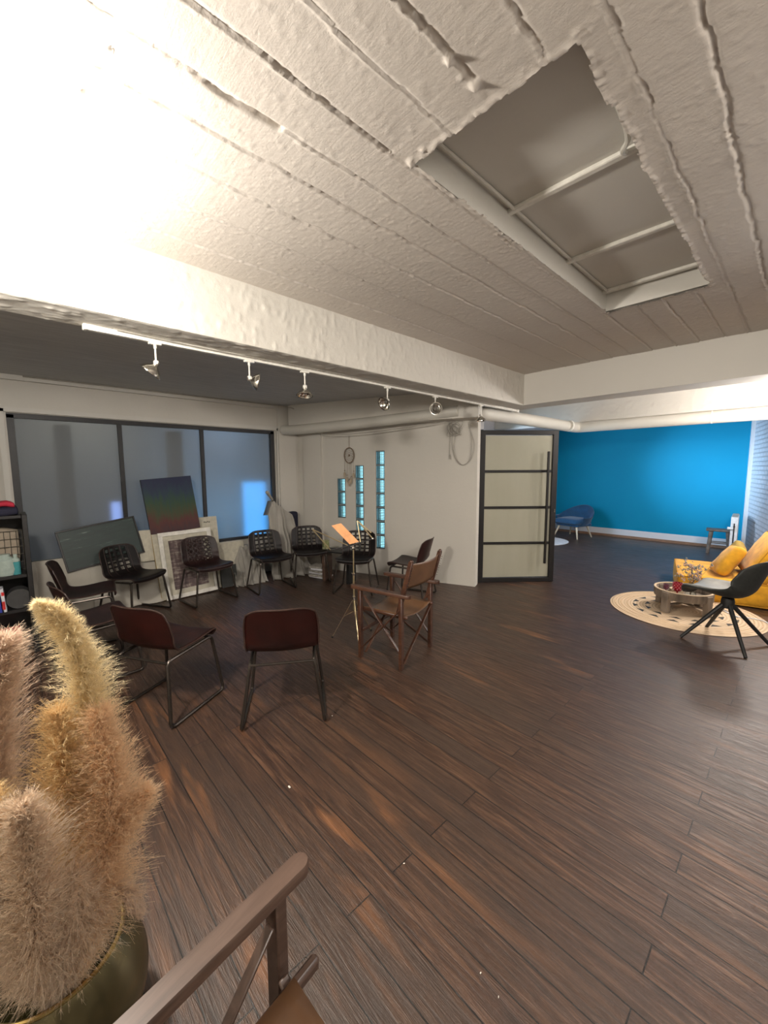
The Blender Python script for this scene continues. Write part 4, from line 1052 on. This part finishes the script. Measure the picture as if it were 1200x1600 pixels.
def tilt_T(rz, tilt, lean_): return rotz3(rz) @ Matrix.Rotation(tilt, 3, 'Y') @ Matrix.Rotation(lean_, 3, 'Z')
cushion('back_cushion', 'big yellow box cushion with dark piping leaning on the brick wall', (-0.27, 6.46, 0.555), (0.54, 0.66, 0.22), tilt_T(ru, R(-62), 0), 'yellow_velvet', True, 0.02)
cushion('pillow', 'soft yellow pillow leaning in front of the big piped back cushion', (-0.60, 6.36, 0.475), (0.40, 0.40, 0.12), tilt_T(ru, R(-58), R(8)), 'yellow_velvet', False, 0.035)
cushion('pillow', 'olive brown pillow tucked behind the soft yellow pillow', (-0.60, 6.66, 0.475), (0.40, 0.38, 0.10), tilt_T(ru, R(-62), R(-6)), 'olive_velvet', False, 0.03)

# ------------------------------------------------------------------ jute rug
rg = thing('jute_rug', 'round braided jute rug with small triangular gaps under the low table', 'rug', (-0.86, 5.43, 0))
RR = 0.71
b = MB(); b.lathe([(0.001, 0.012), (0.30, 0.012), (RR - 0.01, 0.012), (RR, 0.006), (RR - 0.005, 0.001)], (0, 0, 0), 72); b.build('weave', 'jute', rg)
for rr_ in (0.66, 0.60, 0.54):
    b = MB(); b.tube([(rr_ * math.cos(2 * math.pi * i / 72), rr_ * math.sin(2 * math.pi * i / 72), 0.012) for i in range(72)], 0.006, 5, True); b.build('braid', 'jute_braid', rg)
b = MB()
for ring_r, cnt in ((0.46, 16), (0.34, 12)):
    for i in range(cnt):
        a = 2 * math.pi * i / cnt; d = 0.5 * 2 * math.pi / cnt * 0.62; r1, r2 = ring_r - 0.035, ring_r + 0.02
        o = len(b.v)
        for (rq, aq) in ((r2, a - d), (r2, a + d), (r1, a)):
            b.v.append(Vector((rq * math.cos(aq), rq * math.sin(aq), 0.0135)))
        for (rq, aq) in ((r2, a - d), (r2, a + d), (r1, a)):
            b.v.append(Vector((rq * math.cos(aq), rq * math.sin(aq), 0.0125)))
        b.face(o, o + 1, o + 2); b.face(o + 5, o + 4, o + 3)
b.build('gap_pattern', 'floor_gap' if 'floor_gap' in MATS else 'dark_board', rg, False)

# ------------------------------------------------------------------ low round table
tb = thing('round_table', 'low round weathered wood table with a raised rim on the jute rug', 'table', (-0.87, 5.45, 0.0135), 0.35)
b = MB(); n = 48; b.lathe([(0.262, 0.150), (0.272, 0.150), (0.276, 0.235), (0.262, 0.238), (0.256, 0.235), (0.252, 0.160), (0.262, 0.150)], (0, 0, 0), n); b.build('rim', 'weathered_wood', tb)
b = MB(); b.lathe([(0.254, 0.236), (0.275, 0.236), (0.275, 0.242), (0.254, 0.242), (0.254, 0.236)], (0, 0, 0), n); b.build('rim_edge', 'cut_rim_wood', tb)
b = MB(); b.lathe([(0.001, 0.150), (0.256, 0.150), (0.256, 0.165), (0.001, 0.165)], (0, 0, 0), n); b.build('table_top', 'weathered_wood', tb)
for k in range(4):
    a = R(45 + 90 * k); b = MB(); b.box((0.262 * math.cos(a), 0.262 * math.sin(a), 0.115), (0.055, 0.075, 0.23), rotz3(a), 0.005); b.build('leg', 'weathered_wood', tb)
b = MB(); b.bar((0.25 * math.cos(R(45)), 0.25 * math.sin(R(45)), 0.08), (0.25 * math.cos(R(225)), 0.25 * math.sin(R(225)), 0.08), 0.03, 0.02); b.bar((0.25 * math.cos(R(135)), 0.25 * math.sin(R(135)), 0.08), (0.25 * math.cos(R(315)), 0.25 * math.sin(R(315)), 0.08), 0.03, 0.019); b.build('cross_brace', 'weathered_wood', tb)
tz = 0.1795
def goblet(x, y, sc, label, mat_):
    b = MB(); b.lathe([(0.001, 0), (0.032 * sc, 0), (0.010 * sc, 0.012 * sc), (0.008 * sc, 0.05 * sc), (0.034 * sc, 0.062 * sc), (0.044 * sc, 0.10 * sc), (0.044 * sc, 0.155 * sc), (0.041 * sc, 0.155 * sc), (0.041 * sc, 0.10 * sc), (0.028 * sc, 0.07 * sc), (0.001, 0.066 * sc)], (x, y, tz), 16)
    # raised facets of the cut glass
    for r_ in range(4):
        for k in range(9):
            a = 2 * math.pi * (k + 0.5 * (r_ % 2)) / 9; b.blob((x + 0.043 * sc * math.cos(a), y + 0.043 * sc * math.sin(a), tz + (0.082 + 0.02 * r_) * sc), 0.009 * sc, 4)
    return tag(b.build('candle_glass', mat_), label, 'candle holder')
goblet(-0.91, 5.36, 1.0, 'tall red cut-glass candle holder on a foot on the round table', 'red_glass')
goblet(-1.03, 5.44, 0.62, 'small plum coloured glass candle holder at the left side of the round table', 'plum_glass')
va_ = thing('flower_vase', 'clear glass bottle vase on the round table holding dried flowers', 'vase', (-0.80, 5.42, tz))
b = MB(); b.lathe([(0.001, 0), (0.045, 0.0), (0.052, 0.02), (0.050, 0.07), (0.022, 0.11), (0.018, 0.15), (0.022, 0.16), (0.019, 0.16), (0.015, 0.15), (0.018, 0.11), (0.046, 0.068), (0.047, 0.022), (0.001, 0.006)], (0, 0, 0), 20); b.build('glass_body', 'clear_glass', va_)
df = thing('dried_flowers', 'spray of dried pink and grey flowers standing in the clear glass vase', 'dried flowers', (-0.80, 5.42, tz + 0.02))
rnd = random.Random(4)
bs_, bf, bl = MB(), MB(), MB()
for k in range(34):
    a = rnd.uniform(0, 6.28); rr = rnd.uniform(0.02, 0.17); zz = rnd.uniform(0.20, 0.40) - rr * 0.25
    end = Vector((rr * math.cos(a), rr * math.sin(a), zz)); mid = Vector((end.x * 0.25, end.y * 0.25, 0.15)); bs_.tube([(0, 0, 0.0), mid, end], 0.0013, 4)
    for q in range(6):
        p = end + Vector((rnd.gauss(0, 0.014), rnd.gauss(0, 0.014), rnd.gauss(0, 0.016))); (bf if rnd.random() < 0.6 else bl).blob(p, rnd.uniform(0.005, 0.011), 4)
bs_.build('stem', 'twig', df); bf.build('blossom', 'dried_flower', df); bl.build('seed_head', 'dried_leaf', df)
b = MB(); b.lathe([(0.001, 0), (0.035, 0), (0.055, 0.03), (0.052, 0.03), (0.034, 0.006), (0.001, 0.006)], (-0.76, 5.31, tz), 20); tag(b.build('glass_bowl', 'jar_glass'), 'small pale glass bowl near the rim of the round table', 'bowl')
b = MB(); b.lathe([(0.001, 0), (0.07, 0), (0.07, 0.035), (0.001, 0.037)], (-0.95, 5.56, tz), 20); tag(b.build('candle', 'cut_rim_wood'), 'squat cream candle at the back of the round table', 'candle')

# ------------------------------------------------------------------ swivel chair
sc_ = thing('swivel_chair', 'dark grey padded shell chair on four angled black legs at the right edge', 'chair', (-0.42, 4.72, 0), face_angle(-0.96, 0.26))
SP = [(0.27, 0.405), (0.275, 0.43), (0.25, 0.452), (0.16, 0.455), (0.04, 0.440), (-0.06, 0.440), (-0.13, 0.465), (-0.18, 0.52), (-0.215, 0.60), (-0.25, 0.69), (-0.28, 0.77), (-0.295, 0.82)]
SW = [0.17, 0.205, 0.225, 0.235, 0.24, 0.245, 0.25, 0.255, 0.25, 0.235, 0.205, 0.15]
def sp2(u, v, off=0.0):
    p = shell_point(u, v, SP, SW, 0.045, 0.11, 0.05); side = max(0.0, 1 - abs(v - 0.55) / 0.28); p.z += 0.09 * side * u * u * (abs(u) ** 1.5)
    return p + Vector((0, 0, off))
NU, NV = 24, 40
b = MB(); b.grid([[sp2(-1 + 2 * j / NU, i / NV) for j in range(NU + 1)] for i in range(NV + 1)]); o_ = b.build('shell', 'grey_fabric_shell', sc_); md = o_.modifiers.new('t', 'SOLIDIFY'); md.thickness = 0.022; md.offset = -1; o_.modifiers.new('s', 'SUBSURF').levels = 1
b = MB(); b.grid([[sp2((-1 + 2 * j / 16) * 0.90, 0.06 + 0.46 * i / 16, 0.016 + 0.006 * math.cos(3.14 * (j - 8) / 16)) for j in range(17)] for i in range(17)]); o_ = b.build('seat_pad', 'grey_leather', sc_); md = o_.modifiers.new('t', 'SOLIDIFY'); md.thickness = 0.02; md.offset = -1
b = MB(); b.lathe([(0.001, 0.43), (0.045, 0.42), (0.05, 0.395), (0.05, 0.37), (0.05, 0.33), (0.001, 0.33)], (0, 0, 0), 16); b.build('hub', 'black_wood', sc_)
for k in range(4):
    a = R(45 + 90 * k); b = MB(); b.tube([(0.02 * math.cos(a), 0.02 * math.sin(a), 0.375), (0.345 * math.cos(a), 0.345 * math.sin(a), 0.008)], [0.020, 0.014], 10); b.build('leg', 'black_wood', sc_)
# white flex on the floor
b = MB(); b.tube(catmull([(-0.62, 5.86, 0.018), (-0.50, 5.66, 0.020), (-0.40, 5.58, 0.020), (-0.30, 5.62, 0.020), (-0.20, 5.60, 0.020), (-0.10, 5.45, 0.012), (0.02, 5.35, 0.010), (0.14, 5.36, 0.010)]), 0.006, 6)
tag(b.build('power_cord', 'white_plastic'), 'white power cord on the floor behind the swivel chair', 'cord')

# ------------------------------------------------------------------ black shelf unit on the left
SHX, SHY = -4.60, 0.10
sh = thing('shelf_unit', 'tall black open shelf unit at the left edge filled with jars', 'shelf', (SHX, SHY, 0))
b = MB(); b.box((-0.16, -0.018, 0.615), (0.34, 0.036, 1.23), None, 0.003); b.build('side_panel', 'black_shelf', sh)
b = MB(); b.box((-0.16, -0.78, 0.615), (0.34, 0.036, 1.23), None, 0.003); b.build('side_panel', 'black_shelf', sh)
b = MB(); b.box((-0.325, -0.40, 0.615), (0.012, 0.74, 1.20)); b.build('back_panel', 'black_shelf', sh, False)
for z in (0.08, 0.40, 0.70, 1.215):
    b = MB(); b.box((-0.16, -0.40, z), (0.335, 0.725, 0.028), None, 0.003); b.build('shelf', 'black_shelf', sh)
def put_on(bld, name, mat_, label, cat, group=None): return tag(bld.build(name, mat_), label, cat, group)
b = MB(); b.lathe([(0.001, 0), (0.07, 0.0), (0.085, 0.05), (0.075, 0.13), (0.04, 0.16), (0.042, 0.18), (0.001, 0.182)], (SHX - 0.08, SHY - 0.17, 0.714), 20); put_on(b, 'glass_jar', 'jar_glass', 'round pale glass jar on the upper level of the black shelf', 'jar')
bt = thing('bottle', 'small bottle of teal liquid beside the round jar on the black shelf', 'bottle', (SHX - 0.05, SHY - 0.10, 0.714))
b = MB(); b.lathe([(0.001, 0), (0.030, 0.0), (0.031, 0.11), (0.001, 0.112)], (0, 0, 0), 16); b.build('liquid', 'teal_liquid', bt)
b = MB(); b.lathe([(0.031, 0.112), (0.031, 0.13), (0.014, 0.145), (0.014, 0.175), (0.001, 0.176)], (0, 0, 0), 16); b.build('neck', 'jar_glass', bt)
wb = thing('wire_basket', 'small wire basket with a beige cloth at the back of the black shelf', 'basket', (SHX - 0.20, SHY - 0.16, 0.714))
b = MB()
for k in range(7): b.tube([(0.0, -0.12 + 0.04 * k, 0), (0.0, -0.12 + 0.04 * k, 0.36)], 0.0025, 5)
for k in range(6): b.tube([(0.0, -0.12, 0.01 + 0.07 * k), (0.0, 0.12, 0.01 + 0.07 * k)], 0.0025, 5)
b.tube([(0, -0.12, 0.36), (-0.09, -0.12, 0.36), (-0.09, 0.12, 0.36), (0, 0.12, 0.36)], 0.003, 5); b.build('wire', 'wire_grey', wb)
b = MB(); b.puff((-0.05, 0.0, 0.24), (0.07, 0.20, 0.30), 0.03, 0.0, None, 8, 0.04); b.build('cloth', 'beige_thing', wb)
b = MB(); b.tube([(SHX - 0.17, SHY - 0.10, 0.54), (SHX - 0.02, SHY - 0.10, 0.54)], 0.085, 20); put_on(b, 'hand_drum', 'drum_grey', 'dark cylindrical tin on the middle level of the black shelf', 'tin').location.z = -0.04
for i, (y, mt, lab) in enumerate(((-0.20, 'package_white', 'white and red packet leaning on the lower level of the black shelf'), (-0.23, 'package_blue', 'blue packet at the left of the black shelf lower level'), (-0.26, 'package_green', 'green packet behind the blue packet on the black shelf'))):
    t_ = thing('packet', lab, 'packet', (SHX - 0.04, SHY + y, 0.415))
    b = MB(); b.box((0, 0, 0.10 + 0.02 * i), (0.14, 0.022, 0.20 + 0.04 * i), Matrix.Rotation(R(4), 3, 'X'), 0.004); b.build('wrapper', mt, t_)
    if i == 0:
        b = MB(); b.box((0.0715, 0.0, 0.06), (0.003, 0.018, 0.07)); b.box((0.0715, 0.0, 0.16), (0.003, 0.018, 0.03)); b.build('red_print', 'package_red', t_, False)
b = MB(); b.box((SHX - 0.1, SHY - 0.22, 0.156), (0.2, 0.22, 0.12), None, 0.006); put_on(b, 'storage_box', 'package_red', 'red and dark box on the lowest level of the black shelf', 'box')
b = MB(); b.puff((SHX - 0.10, SHY - 0.20, 1.262), (0.22, 0.30, 0.07), 0.028, 0.01, None, 10, 0.03, 2); put_on(b, 'folded_cloth', 'navy_cloth', 'dark folded cloth bundle on top of the black shelf', 'cloth')
b = MB(); b.puff((SHX - 0.04, SHY - 0.19, 1.315), (0.10, 0.24, 0.035), 0.015, 0.01, None, 10, 0.03, 6); put_on(b, 'scarf', 'red_cloth', 'crimson scarf lying over the dark cloth on the black shelf', 'scarf')
b = MB(); b.puff((SHX - 0.16, SHY - 0.15, 1.325), (0.08, 0.14, 0.05), 0.02, 0.01, None, 8, 0.02, 8); put_on(b, 'white_cloth', 'package_white', 'small white cloth at the back on top of the black shelf', 'cloth')

# ------------------------------------------------------------------ pampas grass in a ribbed brass pot
vs_ = thing('ribbed_planter', 'ribbed gilt glass planter at the lower left corner holding pampas grass', 'planter', (-1.29, 0.00, 0))
prof = []
for k in range(61):
    v = k / 60; z = 0.325 * v; r = 0.09 + 0.115 * math.sin(math.pi * (0.12 + 0.70 * v)) ; prof.append((r + 0.0012 * (k % 2), z))
b = MB(); b.lathe([(0.001, 0.0)] + prof, (0, 0, 0), 64)
b.build('body', 'old_brass', vs_)
rr_ = prof[-1][0]
b = MB(); b.tube([((rr_) * math.cos(2 * math.pi * i / 48), rr_ * math.sin(2 * math.pi * i / 48), 0.328) for i in range(48)], 0.006, 8, True); b.build('rim', 'brass', vs_)
b = MB(); b.lathe([(r - 0.006, z) for r, z in prof[::6]], (0, 0, 0), 48); b.build('inner_wall', 'green_glass', vs_)

def plume(label, stem, mat_, length, wid, n, seed, droop=0.5, lean_=(0, 0, 0), taper=0.62, tp=2.6):
    """stem: path up to the tip; the last `length` share of it carries the feather"""
    path = catmull(stem, 12); rnd = random.Random(seed)
    t_ = thing('pampas_plume', label, 'pampas grass', path[0], 0, 'pampas plumes in the gilt planter'); base = path[0].copy()
    b = MB(); rel = [p - base for p in path]; b.tube(rel, [0.0035 * (1 - 0.6 * i / len(rel)) for i in range(len(rel))], 5); b.build('stalk', 'plume_gold', t_)
    N = len(rel); s0 = int(N * (1 - length)); V = []; F = []
    for k in range(n):
        q = rnd.random(); x = s0 + q * (N - 1.001 - s0); i = int(x); fr_ = x - i; p = rel[i].lerp(rel[i + 1], fr_); tg = (rel[i + 1] - rel[i]).normalized()
        a = rnd.uniform(0, 6.283); o1 = tg.orthogonal().normalized(); o2 = tg.cross(o1); rad = o1 * math.cos(a) + o2 * math.sin(a)
        env = min(1.0, (q + 0.10) * 3.2) * (1.0 - taper * q ** tp) * (0.72 + 0.5 * noise.noise(Vector((q * 7 + seed * 3, math.cos(a) * 0.9, math.sin(a) * 0.9))) + 0.25)
        L = wid * (0.40 + 0.75 * rnd.random() ** 1.3) * env
        ang = rnd.uniform(0.20, 0.85)
        d = (rad * math.sin(ang) + tg * math.cos(ang)).normalized()
        g = Vector((0, 0, -1)) * droop + Vector(lean_)
        side = d.cross(Vector((rnd.random() - .5, rnd.random() - .5, rnd.random() - .5))).normalized()
        w0 = rnd.uniform(0.0004, 0.0008)
        segs = 5; pts = []; cur = p.copy(); dd = d.copy()
        wob = Vector((rnd.gauss(0, 1), rnd.gauss(0, 1), rnd.gauss(0, 1))) * 0.16
        for s_ in range(segs + 1):
            pts.append(cur.copy()); cur += dd * (L / segs); dd = (dd + g * 0.26 + wob * (1 if s_ % 2 else -0.6)).normalized()
        o = len(V)
        for s_, p_ in enumerate(pts):
            w_ = w0 * (1 - 0.75 * s_ / segs); V.append(p_ + side * w_); V.append(p_ - side * w_)
        for s_ in range(segs): F.append((o + 2 * s_, o + 2 * s_ + 1, o + 2 * s_ + 3, o + 2 * s_ + 2))
        # seed tufts: two short side hairs
        for h_ in range(9):
            s_ = rnd.randint(1, segs - 1); p_ = pts[s_]; dv = (pts[s_ + 1] - pts[s_]).normalized() + Vector((rnd.gauss(0, .6), rnd.gauss(0, .6), rnd.gauss(0, .6))); dv.normalize()
            ln = rnd.uniform(0.006, 0.016); o = len(V); V.append(p_ + side * 0.0006); V.append(p_ - side * 0.0006); V.append(p_ + dv * ln); F.append((o, o + 1, o + 2))
    me = bpy.data.meshes.new('plume'); me.from_pydata([tuple(q) for q in V], [], F); me.materials.append(M(mat_)); me.update()
    ob = bpy.data.objects.new('feathery_head', me); COL.objects.link(ob); ob.parent = t_; tag(ob, kind='stuff')
    return t_
B0 = (-1.27, 0.0, 0.03)
plume('tallest cream pampas plume bending left at its tip', [B0, (-1.24, 0.05, 0.45), (-1.21, 0.09, 0.75), (-1.21, 0.105, 0.96), (-1.215, 0.10, 1.12), (-1.22, 0.075, 1.23), (-1.23, 0.035, 1.285)], 'plume_cream', 0.68, 0.125, 9000, 1, 0.9, (0.1, 0.35, 0), 0.86, 1.1)
plume('golden pampas plume in the middle below the tallest cream one', [B0, (-1.24, 0.02, 0.40), (-1.20, 0.045, 0.68), (-1.19, 0.05, 0.86), (-1.19, 0.045, 1.02)], 'plume_gold', 0.64, 0.135, 5000, 2, 0.6)
plume('dense tan pampas plume on the right side of the bunch', [B0, (-1.20, 0.04, 0.32), (-1.15, 0.10, 0.58), (-1.14, 0.130, 0.80), (-1.14, 0.12, 1.00)], 'plume_tan', 0.78, 0.150, 11000, 3, 0.55)
plume('rose brown pampas plume cut off by the left edge', [B0, (-1.28, -0.05, 0.50), (-1.29, -0.07, 0.85), (-1.29, -0.06, 1.06), (-1.29, -0.035, 1.19)], 'plume_rose', 0.62, 0.13, 6000, 4, 0.5)
plume('grey beige pampas plume in front on the left', [B0, (-1.18, -0.02, 0.35), (-1.09, -0.03, 0.58), (-1.07, -0.03, 0.76), (-1.07, -0.03, 0.90)], 'plume_grey', 0.82, 0.135, 8500, 5, 0.5)
plume('lowest rose grey pampas plume drooping over the planter rim', [B0, (-1.18, 0.01, 0.38), (-1.12, 0.045, 0.54), (-1.10, 0.04, 0.66)], 'plume_grey', 0.82, 0.125, 6000, 6, 0.9)
plume('small pampas tuft pointing right at middle height', [B0, (-1.20, 0.09, 0.50), (-1.14, 0.14, 0.68), (-1.12, 0.195, 0.77)], 'plume_tan', 0.50, 0.085, 2600, 7, 0.3)
plume('curly pampas tuft hanging out to the right above the planter rim', [B0, (-1.20, 0.06, 0.40), (-1.13, 0.11, 0.54), (-1.10, 0.145, 0.54), (-1.10, 0.165, 0.47)], 'plume_rose', 0.50, 0.055, 1200, 8, 0.6)
plume('broad rose pampas plume at the lower left corner of the picture', [B0, (-1.20, -0.05, 0.40), (-1.14, -0.08, 0.60), (-1.12, -0.09, 0.74)], 'plume_rose', 0.75, 0.12, 5000, 9, 0.6)
plume('pale gold pampas tuft at the left edge between the rose and grey plumes', [B0, (-1.22, -0.05, 0.50), (-1.14, -0.07, 0.75), (-1.12, -0.08, 0.93)], 'plume_gold', 0.40, 0.09, 2000, 10, 0.5)

# crumbs on the floor
for i, (x, y, s_) in enumerate(((-1.69, 0.924, 0.008), (-2.02, 1.43, 0.004), (-1.015, 1.06, 0.0035), (-0.60, 0.98, 0.003), (-0.53, 0.97, 0.0025))):
    b = MB(); b.box((x, y, 0.0022), (s_ * 2, s_, 0.004), rotz3(0.5 * i), 0.001)
    tag(b.build('paper_scrap', 'dust'), ['largest white paper scrap on the bare floor left of centre', 'tiny scrap on the floor by the leg of the nearest leather chair', 'tiny white speck on the floor below the middle boards', 'tiny white speck on the floor near the bottom edge, left one', 'tiny white speck on the floor near the bottom edge, right one'][i], 'scrap')
